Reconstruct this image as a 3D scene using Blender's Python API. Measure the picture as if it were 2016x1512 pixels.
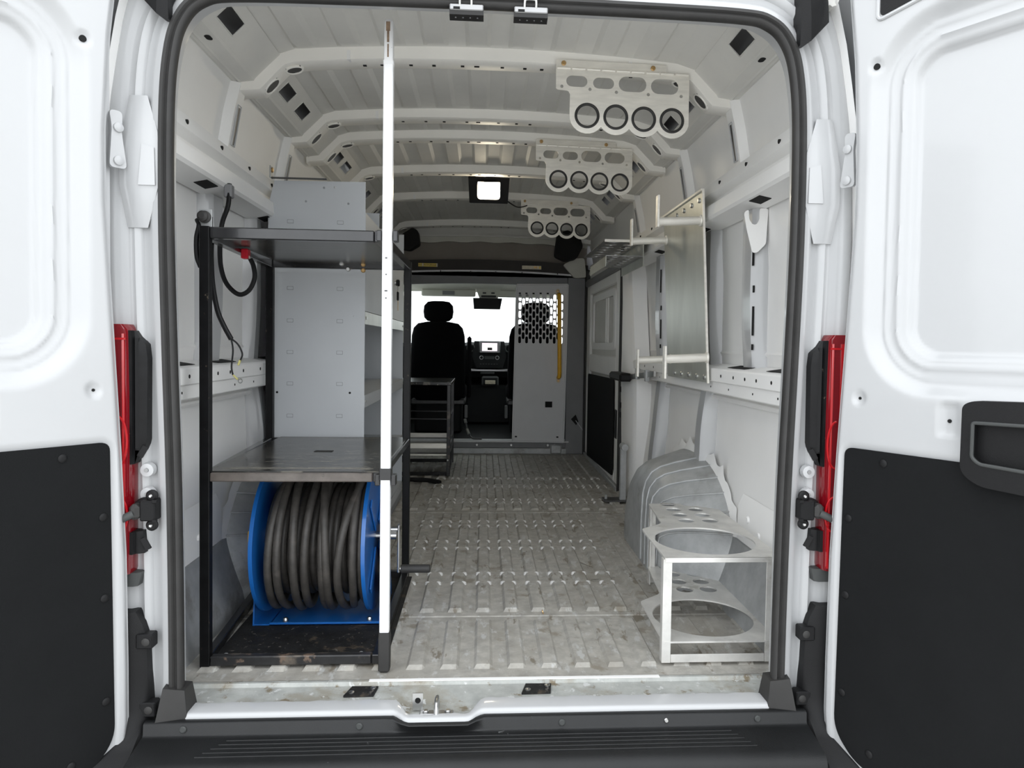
import bpy, bmesh, math, random
from mathutils import Vector, Matrix
from mathutils.geometry import tessellate_polygon
PI = math.pi
random.seed(7)
for _o in list(bpy.data.objects):
    bpy.data.objects.remove(_o)
sc = bpy.context.scene
COL = sc.collection

# ------------------------------------------------------------------ camera
cam_d = bpy.data.cameras.new('camera')
cam = bpy.data.objects.new('camera', cam_d)
COL.objects.link(cam)
cam_d.sensor_fit = 'HORIZONTAL'
cam_d.sensor_width = 36.0
cam_d.lens = 36.0 * 1400.0 / 2016.0
cam_d.shift_x = -(1040.45 - 1008.0) / 2016.0
cam_d.shift_y = (725.92 - 756.0) / 2016.0
cam_d.clip_start = 0.05
cam_d.clip_end = 400
_y, _p, _r = 0.0634, -0.0334, 0.0143
fw = Vector((math.sin(_y) * math.cos(_p), math.cos(_y) * math.cos(_p), math.sin(_p)))
rt = fw.cross(Vector((0, 0, 1))).normalized()
up = rt.cross(fw)
rt, up = math.cos(_r) * rt + math.sin(_r) * up, -math.sin(_r) * rt + math.cos(_r) * up
cam.matrix_world = Matrix(((rt.x, up.x, -fw.x, -0.0139), (rt.y, up.y, -fw.y, -1.8), (rt.z, up.z, -fw.z, 0.9265), (0, 0, 0, 1)))
sc.camera = cam

# ------------------------------------------------------------------ world and exposure
W = bpy.data.worlds.new('overcast_sky')
sc.world = W
W.use_nodes = True
_bg = W.node_tree.nodes['Background']
_bg.inputs['Color'].default_value = (0.93, 0.965, 1.0, 1)
_bg.inputs['Strength'].default_value = 1.0
sc.view_settings.view_transform = 'Standard'
sc.view_settings.look = 'None'
sc.view_settings.gamma = 1
sc.view_settings.use_curve_mapping = False
sc.view_settings.exposure = 1.52
try:
    sc.cycles.max_bounces = 16
    sc.cycles.diffuse_bounces = 10
    sc.cycles.transparent_max_bounces = 12
except Exception:
    pass

# ------------------------------------------------------------------ materials
MATS = {}
def _new(name):
    m = bpy.data.materials.new(name)
    m.use_nodes = True
    nt = m.node_tree
    b = nt.nodes['Principled BSDF']
    MATS[name] = m
    return m, nt, b
def _noise(nt, scale, detail=4, rough=.55, stretch=None):
    tc = nt.nodes.new('ShaderNodeTexCoord')
    n = nt.nodes.new('ShaderNodeTexNoise')
    n.inputs['Scale'].default_value = scale
    n.inputs['Detail'].default_value = detail
    n.inputs['Roughness'].default_value = rough
    if stretch:
        mp = nt.nodes.new('ShaderNodeMapping')
        mp.inputs['Scale'].default_value = stretch
        nt.links.new(tc.outputs['Object'], mp.inputs['Vector'])
        nt.links.new(mp.outputs['Vector'], n.inputs['Vector'])
    else:
        nt.links.new(tc.outputs['Object'], n.inputs['Vector'])
    return n
def _ramp(nt, src, p0, c0, p1, c1):
    r = nt.nodes.new('ShaderNodeValToRGB')
    r.color_ramp.elements[0].position = p0
    r.color_ramp.elements[0].color = (*c0, 1)
    r.color_ramp.elements[1].position = p1
    r.color_ramp.elements[1].color = (*c1, 1)
    nt.links.new(src, r.inputs['Fac'])
    return r
def _mix(nt, fac, a, b):
    m = nt.nodes.new('ShaderNodeMix')
    m.data_type = 'RGBA'
    nt.links.new(fac, m.inputs[0])
    for s, v in ((m.inputs[6], a), (m.inputs[7], b)):
        if isinstance(v, tuple):
            s.default_value = (*v, 1)
        else:
            nt.links.new(v, s)
    return m.outputs[2]
def pm(name, base, rough=.5, metal=0, var=.06, vs=6.0, bump=0.0, bs=200.0, coat=0, stretch=None, spec=.5, over=None):
    """over: list of (scale, threshold, width, colour) patches laid over the base"""
    m, nt, b = _new(name)
    n = _noise(nt, vs, 5, .6, stretch)
    lo = tuple(max(0, c * (1 - var)) for c in base)
    hi = tuple(min(1, c * (1 + var)) for c in base)
    col = _ramp(nt, n.outputs['Fac'], .3, lo, .7, hi).outputs['Color']
    for q in (over or []):
        sc_, th, wd, c = q[:4]
        n2 = _noise(nt, sc_, 6, .65, q[4] if len(q) > 4 else None)
        f = _ramp(nt, n2.outputs['Fac'], th, (0, 0, 0), th + wd, (1, 1, 1)).outputs['Color']
        col = _mix(nt, f, col, c)
    nt.links.new(col, b.inputs['Base Color'])
    b.inputs['Roughness'].default_value = rough
    b.inputs['Metallic'].default_value = metal
    b.inputs['Coat Weight'].default_value = coat
    b.inputs['Coat Roughness'].default_value = .08
    b.inputs['Specular IOR Level'].default_value = spec
    if bump:
        n3 = _noise(nt, bs, 3, .6, stretch)
        bp = nt.nodes.new('ShaderNodeBump')
        bp.inputs['Strength'].default_value = bump
        bp.inputs['Distance'].default_value = .002
        nt.links.new(n3.outputs['Fac'], bp.inputs['Height'])
        nt.links.new(bp.outputs['Normal'], b.inputs['Normal'])
    return m
def emit(name, col, strength):
    m, nt, b = _new(name)
    b.inputs['Base Color'].default_value = (*col, 1)
    b.inputs['Emission Color'].default_value = (*col, 1)
    b.inputs['Emission Strength'].default_value = strength
    return m
def glass(name, tint=(1, 1, 1)):
    m, nt, b = _new(name)
    nt.nodes.remove(b)
    o = nt.nodes['Material Output']
    t = nt.nodes.new('ShaderNodeBsdfTransparent')
    t.inputs['Color'].default_value = (*tint, 1)
    g = nt.nodes.new('ShaderNodeBsdfGlossy')
    g.inputs['Roughness'].default_value = .02
    mx = nt.nodes.new('ShaderNodeMixShader')
    mx.inputs['Fac'].default_value = .06
    nt.links.new(t.outputs[0], mx.inputs[1])
    nt.links.new(g.outputs[0], mx.inputs[2])
    nt.links.new(mx.outputs[0], o.inputs['Surface'])
    return m

pm('white', (.455, .46, .465), .35, var=.01, coat=.5, bump=.05, bs=500)
pm('white_in', (.88, .875, .86), .5, var=.03, vs=3, bump=.05, bs=400)
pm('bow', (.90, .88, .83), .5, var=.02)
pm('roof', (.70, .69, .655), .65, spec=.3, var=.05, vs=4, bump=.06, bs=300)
pm('galv', (.40, .385, .35), .6, metal=.1, var=.22, vs=22, bump=.4, bs=160,
   over=[(3.2, .50, .16, (.325, .305, .265)), (30, .56, .08, (.50, .50, .48), (1, .4, 1)), (7, .575, .07, (.27, .245, .20)), (16, .60, .05, (.22, .195, .155), (1, .35, 1))])
pm('galv_sill', (.40, .41, .39), .6, metal=.1, var=.2, vs=16, bump=.3, bs=150,
   over=[(5, .51, .1, (.32, .305, .26)), (12, .585, .06, (.21, .175, .12)), (30, .60, .05, (.58, .59, .58))])
pm('zinc', (.42, .43, .43), .5, metal=.35, var=.16, vs=14, bump=.25, bs=120, over=[(5, .58, .1, (.30, .295, .28))])
pm('alu', (.86, .83, .76), .42, metal=.35, var=.10, vs=9, bump=.10, bs=90, stretch=(1, 1, 6))
pm('alu_rack', (.70, .69, .66), .44, metal=.45, var=.14, vs=12, bump=.12, bs=120, over=[(7, .60, .1, (.50, .48, .43))])
pm('alu_plate', (.52, .525, .475), .38, metal=.55, var=.09, vs=3, bump=.04, bs=80, stretch=(1, 3, 1))
pm('steel', (.62, .62, .61), .3, metal=1, var=.08)
pm('brass', (.55, .36, .16), .4, metal=.8, var=.2, vs=60)
pm('black_post', (.006, .006, .0065), .4, var=.3, vs=30, bump=.05, bs=150, spec=.2, over=[(34, .66, .04, (.10, .08, .06))])
pm('rail_worn_sheen', (.10, .086, .076), .35, var=.25, vs=25, bump=.1, bs=120, over=[(14, .58, .06, (.03, .027, .025), (1, 3, 1))])  # tan base paints reflected sky onto the worn black front rail
pm('cable', (.006, .006, .0065), .5, var=.2, spec=.25)
pm('lip_dark', (.045, .04, .036), .8, var=.1)
pm('galv_bright', (.62, .61, .59), .5, var=.05)
pm('black_steel', (.012, .012, .013), .26, var=.3, vs=30, bump=.05, bs=150, coat=.4,
   over=[(26, .66, .05, (.09, .07, .055))])
pm('black_worn', (.02, .02, .021), .34, var=.3, vs=30, bump=.1, bs=150,
   over=[(8, .52, .10, (.12, .10, .08), (1, 5, 1)), (18, .57, .05, (.14, .10, .075))])
pm('black_sheet', (.022, .022, .021), .22, var=.3, vs=8, bump=.05, bs=80,
   over=[(7, .55, .04, (.13, .12, .10), (1, 12, 1)), (28, .585, .04, (.22, .20, .16), (1, 5, 1))])
pm('black_mat', (.014, .014, .014), .6, var=.4, vs=20, bump=.3, bs=160,
   spec=.25, over=[(9, .57, .06, (.06, .048, .036)), (60, .62, .04, (.11, .10, .09))])
pm('black_plastic', (.009, .009, .0095), .5, var=.1, spec=.22, bump=.3, bs=500)
pm('panel_black', (.0085, .009, .0095), .75, var=.1, spec=.12, bump=.4, bs=420)
pm('rubber', (.026, .025, .024), .6, var=.18, vs=14, bump=.1, bs=200)
pm('bumper', (.010, .0105, .011), .42, spec=.35, var=.2, vs=8, bump=.25, bs=400, over=[(40, .70, .03, (.12, .12, .12))])
pm('hose', (.045, .041, .037), .5, var=.3, vs=35, bump=.25, bs=140, over=[(16, .56, .12, (.07, .062, .055))])
pm('blue', (.010, .115, .40), .3, var=.06, coat=.4)
pm('shelf_grey', (.52, .54, .56), .5, var=.03, vs=3, bump=.08, bs=500)
pm('shelf_dark', (.28, .29, .30), .55, var=.05)
pm('cab_grey', (.20, .20, .205), .6, var=.06, bump=.1, bs=300)
pm('partition', (.62, .62, .625), .5, var=.04, vs=4, bump=.1, bs=400)
pm('fabric', (.006, .006, .0068), .95, spec=.08, var=.2, bump=.5, bs=900)
pm('headliner', (.27, .24, .21), .95, var=.06, bump=.4, bs=700)
pm('headliner_light', (.58, .57, .51), .9, var=.05, bump=.3, bs=700)
pm('foam', (.012, .012, .012), .95, var=.3, bump=.6, bs=120)
pm('yellow', (.80, .43, .02), .45, var=.1, vs=30, over=[(40, .68, .04, (.3, .17, .03))])
pm('beige_metal', (.60, .52, .38), .5, var=.1, vs=30)
pm('void', (.004, .004, .004), .9, var=0)  # flat black pieces paint the darkness inside holes and slots that are not cut
pm('dark_metal', (.10, .10, .10), .45, metal=.6, var=.2)
pm('sticker', (.75, .56, .12), .5, var=.08, vs=40)
pm('sticker_white', (.62, .55, .42), .5, var=.15, vs=60)
pm('ink', (.01, .01, .01), .6, var=0)
pm('red_plastic', (.50, .01, .025), .35, var=.05)
pm('wire_yellow', (.42, .39, .15), .5, var=.1)
pm('pole', (.80, .80, .80), .35, var=.02, coat=.3, over=[(70, .70, .03, (.25, .22, .2))])
pm('rust', (.22, .15, .10), .7, var=.5, vs=80)
pm('concrete', (.55, .54, .52), .85, var=.12, vs=2, bump=.3, bs=40)
pm('dash', (.011, .012, .0125), .6, spec=.2, var=.1, bump=.2, bs=500)
pm('dash_grey', (.055, .058, .057), .55, spec=.3, var=.05)
pm('lens_red', (.16, .002, .006), .12, var=.02, coat=1.0)
pm('lens_bright', (.42, .004, .008), .15, var=.02, coat=1.0)
pm('silver_dark', (.33, .33, .33), .35, metal=.9, var=.1)
emit('lamp_glow', (1.0, .88, .66), 18.0)
emit('screen_glow', (.75, .62, .70), .55)
emit('screen_bright', (.95, .86, .88), .8)
glass('glass', (.93, .97, .95))

# ------------------------------------------------------------------ mesh helpers
MW = {}
class MB:
    def __init__(s):
        s.v = []; s.f = []
    def add(s, vs, fs, M=None):
        o = len(s.v)
        if M is None:
            s.v += [tuple(p) for p in vs]
        else:
            s.v += [tuple(M @ Vector(p)) for p in vs]
        s.f += [tuple(i + o for i in f) for f in fs]
        return s
    def box(s, x0, x1, y0, y1, z0, z1, b=0.0, M=None):
        if x0 > x1: x0, x1 = x1, x0
        if y0 > y1: y0, y1 = y1, y0
        if z0 > z1: z0, z1 = z1, z0
        c = ((x0 + x1) / 2, (y0 + y1) / 2, (z0 + z1) / 2)
        h = ((x1 - x0) / 2, (y1 - y0) / 2, (z1 - z0) / 2)
        b = min(b, *[q * .95 for q in h])
        if b <= 0:
            vs = [(x, y, z) for x in (x0, x1) for y in (y0, y1) for z in (z0, z1)]
            fs = [(0, 1, 3, 2), (4, 6, 7, 5), (0, 4, 5, 1), (2, 3, 7, 6), (0, 2, 6, 4), (1, 5, 7, 3)]
            return s.add(vs, fs, M)
        vs = []; ix = {}
        for sx in (-1, 1):
            for sy in (-1, 1):
                for sz in (-1, 1):
                    sg = (sx, sy, sz)
                    for a in range(3):
                        ix[(sg, a)] = len(vs)
                        vs.append(tuple(c[k] + sg[k] * (h[k] if k == a else h[k] - b) for k in range(3)))
        fs = []
        for a in range(3):
            u, w = (a + 1) % 3, (a + 2) % 3
            for sa in (-1, 1):
                q = []
                for (su, sw) in ((-1, -1), (1, -1), (1, 1), (-1, 1)):
                    g = [0, 0, 0]; g[a] = sa; g[u] = su; g[w] = sw
                    q.append(ix[(tuple(g), a)])
                fs.append(tuple(q))
            for su in (-1, 1):
                for sw in (-1, 1):
                    g0 = [0, 0, 0]; g0[a] = -1; g0[u] = su; g0[w] = sw
                    g1 = list(g0); g1[a] = 1
                    g0, g1 = tuple(g0), tuple(g1)
                    fs.append((ix[(g0, u)], ix[(g1, u)], ix[(g1, w)], ix[(g0, w)]))
        for sx in (-1, 1):
            for sy in (-1, 1):
                for sz in (-1, 1):
                    g = (sx, sy, sz)
                    fs.append((ix[(g, 0)], ix[(g, 1)], ix[(g, 2)]))
        return s.add(vs, fs, M)
    def bar(s, p0, p1, w, h, b=0.0, upv=(0, 0, 1)):
        p0 = Vector(p0); p1 = Vector(p1); d = p1 - p0; L = d.length; d.normalize()
        u = Vector(upv)
        if abs(d.dot(u)) > .98: u = Vector((0, 1, 0))
        x = d.cross(u).normalized(); z = x.cross(d)
        M = Matrix(((x.x, d.x, z.x, p0.x), (x.y, d.y, z.y, p0.y), (x.z, d.z, z.z, p0.z), (0, 0, 0, 1)))
        return s.box(-w / 2, w / 2, 0, L, -h / 2, h / 2, b, M)
    def tube(s, pts, r, n=10, caps=True, closed=False):
        P = [Vector(p) for p in pts]; m = len(P)
        R = r if isinstance(r, (list, tuple)) else [r] * m
        T = []
        for i in range(m):
            a = P[(i - 1) % m] if (closed or i > 0) else P[i]
            c = P[(i + 1) % m] if (closed or i < m - 1) else P[i]
            T.append((c - a).normalized())
        u = Vector((0, 0, 1)) if abs(T[0].z) < .9 else Vector((1, 0, 0))
        u = (u - T[0] * u.dot(T[0])).normalized()
        vs = []; fs = []
        for i in range(m):
            u = (u - T[i] * u.dot(T[i])).normalized()
            w = T[i].cross(u)
            for k in range(n):
                a = 2 * PI * k / n
                vs.append(P[i] + (u * math.cos(a) + w * math.sin(a)) * R[i])
        for i in range(m if closed else m - 1):
            j = (i + 1) % m
            for k in range(n):
                k2 = (k + 1) % n
                fs.append((i * n + k, i * n + k2, j * n + k2, j * n + k))
        if caps and not closed:
            fs.append(tuple(range(n))); fs.append(tuple((m - 1) * n + k for k in range(n)))
        return s.add(vs, fs)
    def cyl(s, p0, p1, r, r1=None, n=20, b=0.0):
        p0 = Vector(p0); p1 = Vector(p1); r1 = r if r1 is None else r1
        if b:
            d = (p1 - p0).normalized() * b
            return s.tube([p0, p0 + d, p1 - d, p1], [r - b, r, r1, r1 - b], n)
        return s.tube([p0, p1], [r, r1], n)
    def ext(s, prof, vec, M=None):
        """closed planar polygon (3D points) extruded by vec"""
        n = len(prof); v = Vector(vec)
        vs = [Vector(p) for p in prof] + [Vector(p) + v for p in prof]
        tri = tessellate_polygon([[Vector(p) for p in prof]])
        fs = [tuple(t) for t in tri] + [tuple(i + n for i in t) for t in tri]
        fs += [(i, (i + 1) % n, n + (i + 1) % n, n + i) for i in range(n)]
        return s.add(vs, fs, M)
    def plate(s, outer, holes, th, M=None):
        loops = [[Vector((x, y, 0)) for x, y in outer]] + [[Vector((x, y, 0)) for x, y in h] for h in holes]
        tri = tessellate_polygon(loops)
        flat = [p for l in loops for p in l]; n = len(flat)
        vs = [(p.x, p.y, 0) for p in flat] + [(p.x, p.y, th) for p in flat]
        fs = [tuple(t) for t in tri] + [tuple(i + n for i in t) for t in tri]
        o = 0
        for l in loops:
            m = len(l)
            fs += [(o + i, o + (i + 1) % m, n + o + (i + 1) % m, n + o + i) for i in range(m)]
            o += m
        return s.add(vs, fs, M)
    def lathe(s, prof, n=24, M=None):
        vs = []; fs = []; m = len(prof)
        for r, h in prof:
            for k in range(n):
                a = 2 * PI * k / n
                vs.append((r * math.cos(a), r * math.sin(a), h))
        for i in range(m - 1):
            for k in range(n):
                k2 = (k + 1) % n
                fs.append((i * n + k, i * n + k2, (i + 1) * n + k2, (i + 1) * n + k))
        fs.append(tuple(range(n))); fs.append(tuple((m - 1) * n + k for k in range(n)))
        return s.add(vs, fs, M)
    def grid(s, nu, nv, fn):
        vs = [fn(i, j) for j in range(nv) for i in range(nu)]
        fs = [(j * nu + i, j * nu + i + 1, (j + 1) * nu + i + 1, (j + 1) * nu + i) for j in range(nv - 1) for i in range(nu - 1)]
        return s.add(vs, fs)
    def loft(s, rings, closed=True, caps=True):
        n = len(rings[0]); m = len(rings)
        vs = [p for r in rings for p in r]; fs = []
        for i in range(m - 1):
            for k in range(n if closed else n - 1):
                k2 = (k + 1) % n
                fs.append((i * n + k, i * n + k2, (i + 1) * n + k2, (i + 1) * n + k))
        if caps:
            fs.append(tuple(range(n))); fs.append(tuple((m - 1) * n + k for k in range(n)))
        return s.add(vs, fs)
    def torus(s, c, R, r, n=32, m=10, M=None):
        vs = []; fs = []
        for i in range(n):
            a = 2 * PI * i / n
            for k in range(m):
                b = 2 * PI * k / m
                vs.append((c[0] + (R + r * math.cos(b)) * math.cos(a), c[1] + (R + r * math.cos(b)) * math.sin(a), c[2] + r * math.sin(b)))
        for i in range(n):
            for k in range(m):
                i2 = (i + 1) % n; k2 = (k + 1) % m
                fs.append((i * m + k, i2 * m + k, i2 * m + k2, i * m + k2))
        return s.add(vs, fs, M)
    def build(s, name, mat, parent=None, smooth=32, kind=None, label=None):
        me = bpy.data.meshes.new(name)
        vs = s.v
        if parent is not None:
            I = MW[parent.name].inverted()
            vs = [tuple(I @ Vector(p)) for p in vs]
        me.from_pydata(vs, [], s.f)
        bm = bmesh.new(); bm.from_mesh(me)
        bmesh.ops.recalc_face_normals(bm, faces=bm.faces)
        bm.to_mesh(me); bm.free()
        me.materials.append(MATS[mat])
        if smooth:
            me.shade_smooth()
            me.set_sharp_from_angle(angle=math.radians(smooth))
        o = bpy.data.objects.new(name, me)
        COL.objects.link(o)
        if parent is not None:
            o.parent = parent
            MW[o.name] = MW[parent.name].copy()
        else:
            MW[o.name] = Matrix.Identity(4)
        if kind: o['kind'] = kind
        if label: o['label'] = label
        return o
def thing(name, label, cat, loc=(0, 0, 0), rotz=0, group=None):
    o = bpy.data.objects.new(name, None)
    COL.objects.link(o)
    o.empty_display_size = .05
    o.location = loc; o.rotation_euler = (0, 0, rotz)
    o['label'] = label; o['category'] = cat
    if group: o['group'] = group
    MW[o.name] = Matrix.Translation(loc) @ Matrix.Rotation(rotz, 4, 'Z')
    return o
def struct(name, label=None, loc=(0, 0, 0), cat=None):
    o = bpy.data.objects.new(name, None)
    COL.objects.link(o); o.empty_display_size = .05
    o.location = loc; o['kind'] = 'structure'
    if label: o['label'] = label
    o['category'] = cat or name.split('_')[0]
    MW[o.name] = Matrix.Translation(loc)
    return o
def tag(o, label, cat, group=None):
    o['label'] = label; o['category'] = cat
    if group: o['group'] = group
    return o
def stag(o, label, cat):
    o['label'] = label; o['category'] = cat; o['kind'] = 'structure'
    return o
def copy_tree(o, loc, label=None, parent=None):
    c = o.copy(); COL.objects.link(c)
    if parent is None:
        c.location = loc
        if label: c['label'] = label
    else:
        c.parent = parent
    for ch in list(o.children):
        copy_tree(ch, None, None, c)
    return c
def circ(cx, cy, r, n=20, a0=0.0):
    return [(cx + r * math.cos(a0 + 2 * PI * k / n), cy + r * math.sin(a0 + 2 * PI * k / n)) for k in range(n)]
def slot(cx, cy, w, h, n=8):
    """stadium, w and h full sizes"""
    if w >= h:
        r = h / 2; d = w / 2 - r
        return [(cx + d + r * math.cos(a), cy + r * math.sin(a)) for a in [-PI / 2 + PI * k / n for k in range(n + 1)]] + \
               [(cx - d + r * math.cos(a), cy + r * math.sin(a)) for a in [PI / 2 + PI * k / n for k in range(n + 1)]]
    r = w / 2; d = h / 2 - r
    return [(cx + r * math.cos(a), cy + d + r * math.sin(a)) for a in [PI * k / n for k in range(n + 1)]] + \
           [(cx + r * math.cos(a), cy - d + r * math.sin(a)) for a in [PI + PI * k / n for k in range(n + 1)]]
def rpoly(pts, r, n=5):
    """polygon with rounded corners; r number or list"""
    out = []; m = len(pts)
    for i in range(m):
        p = Vector(pts[i]); a = Vector(pts[i - 1]); c = Vector(pts[(i + 1) % m])
        rr = r[i] if isinstance(r, (list, tuple)) else r
        if rr <= 0:
            out.append(tuple(p)); continue
        d0 = (a - p); d1 = (c - p)
        t = min(rr, d0.length * .49, d1.length * .49)
        q0 = p + d0.normalized() * t; q1 = p + d1.normalized() * t
        for k in range(n + 1):
            u = k / n
            out.append(tuple(q0 * (1 - u) ** 2 + p * 2 * u * (1 - u) + q1 * u * u))
    return out
def catmull(pts, n=6):
    P = [Vector(p) for p in pts]; out = []
    for i in range(len(P) - 1):
        p0 = P[i - 1] if i else P[0] * 2 - P[1]
        p1, p2 = P[i], P[i + 1]
        p3 = P[i + 2] if i + 2 < len(P) else P[-1] * 2 - P[-2]
        for k in range(n):
            t = k / n
            out.append(.5 * ((2 * p1) + (p2 - p0) * t + (2 * p0 - 5 * p1 + 4 * p2 - p3) * t * t + (3 * p1 - p0 - 3 * p2 + p3) * t ** 3))
    out.append(P[-1])
    return out
def lerp_tab(tab, x):
    if x <= tab[0][0]: return tab[0][1]
    for (a, u), (b, w) in zip(tab, tab[1:]):
        if x <= b:
            return u + (w - u) * (x - a) / (b - a)
    return tab[-1][1]
def sstep(a, b, x):
    t = max(0.0, min(1.0, (x - a) / (b - a)))
    return t * t * (3 - 2 * t)
def Mxz(y):      # plate local x,y -> world X,Z, thickness along +Y
    return Matrix(((1, 0, 0, 0), (0, 0, 1, y), (0, 1, 0, 0), (0, 0, 0, 1)))
def Mxy(z):      # plate local x,y -> world X,Y
    return Matrix.Translation((0, 0, z))
def Myz(x):      # plate local x,y -> world Y,Z, thickness along +X
    return Matrix(((0, 0, 1, x), (1, 0, 0, 0), (0, 1, 0, 0), (0, 0, 0, 1)))
def bolt(p, d, r=.008, h=.005, name='bolt', mat='steel', parent=None, n=12):
    p = Vector(p); d = Vector(d).normalized()
    return MB().tube([p - d * .002, p + d * h * .6, p + d * h], [r, r, r * .7], n).build(name, mat, parent)

# ================================================================== SETTING
# ground
g = MB().grid(2, 2, lambda i, j: (-60 + 120 * i, -60 + 120 * j, -.60)).build('ground', 'concrete')
stag(g, 'pale concrete ground under the parked van', 'ground')

# floor with pressed ridges
ROWS = [(.205, .56), (.635, 2.06), (2.15, 3.04), (3.10, 4.12)]
xs = [-.93]
for k in range(-9, 10):
    c = -.004 + .0965 * k
    xs += [c - .027, c - .019, c + .019, c + .027]
xs.append(.93)
ys = [.150]
for a, b in ROWS:
    ys += [a, a + .013, b - .013, b]
for sy in (.598, 2.10):
    ys += [sy - .006, sy - .002, sy + .002, sy + .006]
ys = sorted(ys + [4.215])
def floor_h(i, y):
    if i == 0 or i == len(xs) - 1: return 0
    top = ((i - 1) % 4) in (1, 2)
    for sy in (.598, 2.10):
        if abs(y - sy) < .003: return -.004
    h = 0.0; inside = False
    for a, b in ROWS:
        if a < y < b: inside = True
    if inside and top: h = .009 if y < .6 else .0105
    elif top and .9 < y < 4 and not any(abs(y - sy) < .05 for sy in (.598, 2.1)): h = .001
    return h
fl = MB().grid(len(xs), len(ys), lambda i, j: (xs[i], ys[j], floor_h(i, ys[j]))).build('floor', 'galv', smooth=0)
stag(fl, 'dirty galvanised ribbed cargo floor of the van', 'floor')
for a, b in ((.91, 1.045), (1.376, 1.514), (1.771, 1.885), (2.31, 2.41), (2.75, 2.83), (3.04, 3.08)):
    mb = MB()
    for k in range(-3, 9 if a > 2 else 6):
        c = -.004 + .0965 * k
        for y in (a + .012, b - .012):
            for dx in (-.017, .017):
                mb.lathe([(.012, -.002), (.010, .009), (.005, .0125)], 8, Matrix.Translation((c + dx * 1.2, y, 0)) @ Matrix.Diagonal((1.0, .8, 1, 1)))
    mb.build('floor_dimples', 'galv_bright', fl)
MB().tube([(.20, .62, .004), (.203, .62, .005)], .008, 10).build('floor_plug', 'brass', fl)
# scraps of scratches as raised metal wire lying on the floor
w1 = tag(MB().tube(catmull([(.395, 1.21, .003), (.43, 1.15, .003), (.455, 1.12, .004), (.47, 1.05, .003), (.50, .99, .003), (.52, .985, .003)], 5), .0016, 6).build('wire_scrap', 'steel'),
         'thin bent scrap of bright wire lying on the ribbed floor', 'wire')
w2 = tag(MB().tube(catmull([(.50, .93, .003), (.44, .945, .003), (.42, .955, .004), (.44, .965, .003), (.49, .972, .003)], 5), .0016, 6).build('wire_scrap', 'steel'),
         'hooked short scrap of wire lying nearest the wheel arch', 'wire')

# rear sill
def notch(x): return sstep(-.232, -.190, x) * (1 - sstep(-.045, -.003, x))
def inner_y(x): return .040 - .062 * notch(x) - .006 * sstep(-.8, .8, -x) + .002 * math.sin(x * 57) + .0015 * math.sin(x * 143)
sx = [-.80 + 1.60 * i / 160 for i in range(161)]
def sillp(i, j):
    x = sx[i]; iy = inner_y(x); n = notch(x)
    lst = [(.158, .000), (.148, -.003), (.143, -.003), (.138, .005), (.128, .005), (.122, -.004), (.10, -.005), (.07, -.005 - .010 * n), (iy + .01, -.005 - .014 * n), (iy, -.004 - .010 * n)]
    return (x, lst[j][0], lst[j][1])
tr1 = MB().grid(161, 10, sillp).build('trim_1', 'galv_sill', smooth=40)
stag(tr1, 'dusty galvanised rear sill plate with a pressed bead', 'sill')
def lipp(i, j):
    x = sx[i]; iy = inner_y(x); n = notch(x); oy = -.026 - .026 * n; dz = -.008 * n
    lst = [(iy, -.006 + dz), (iy - .004, .003 + dz), (oy + .010, .004 + dz), (oy + .003, .001 + dz), (oy, -.006 + dz), (oy, -.018 + dz * .4)]
    return (x, lst[j][0], lst[j][1])
MB().grid(161, 6, lipp).build('painted_lip', 'white', tr1, smooth=50)
MB().box(-.315, .488, .126, .140, .004, .0068, .001).build('sill_bead', 'white_in', tr1)

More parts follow.
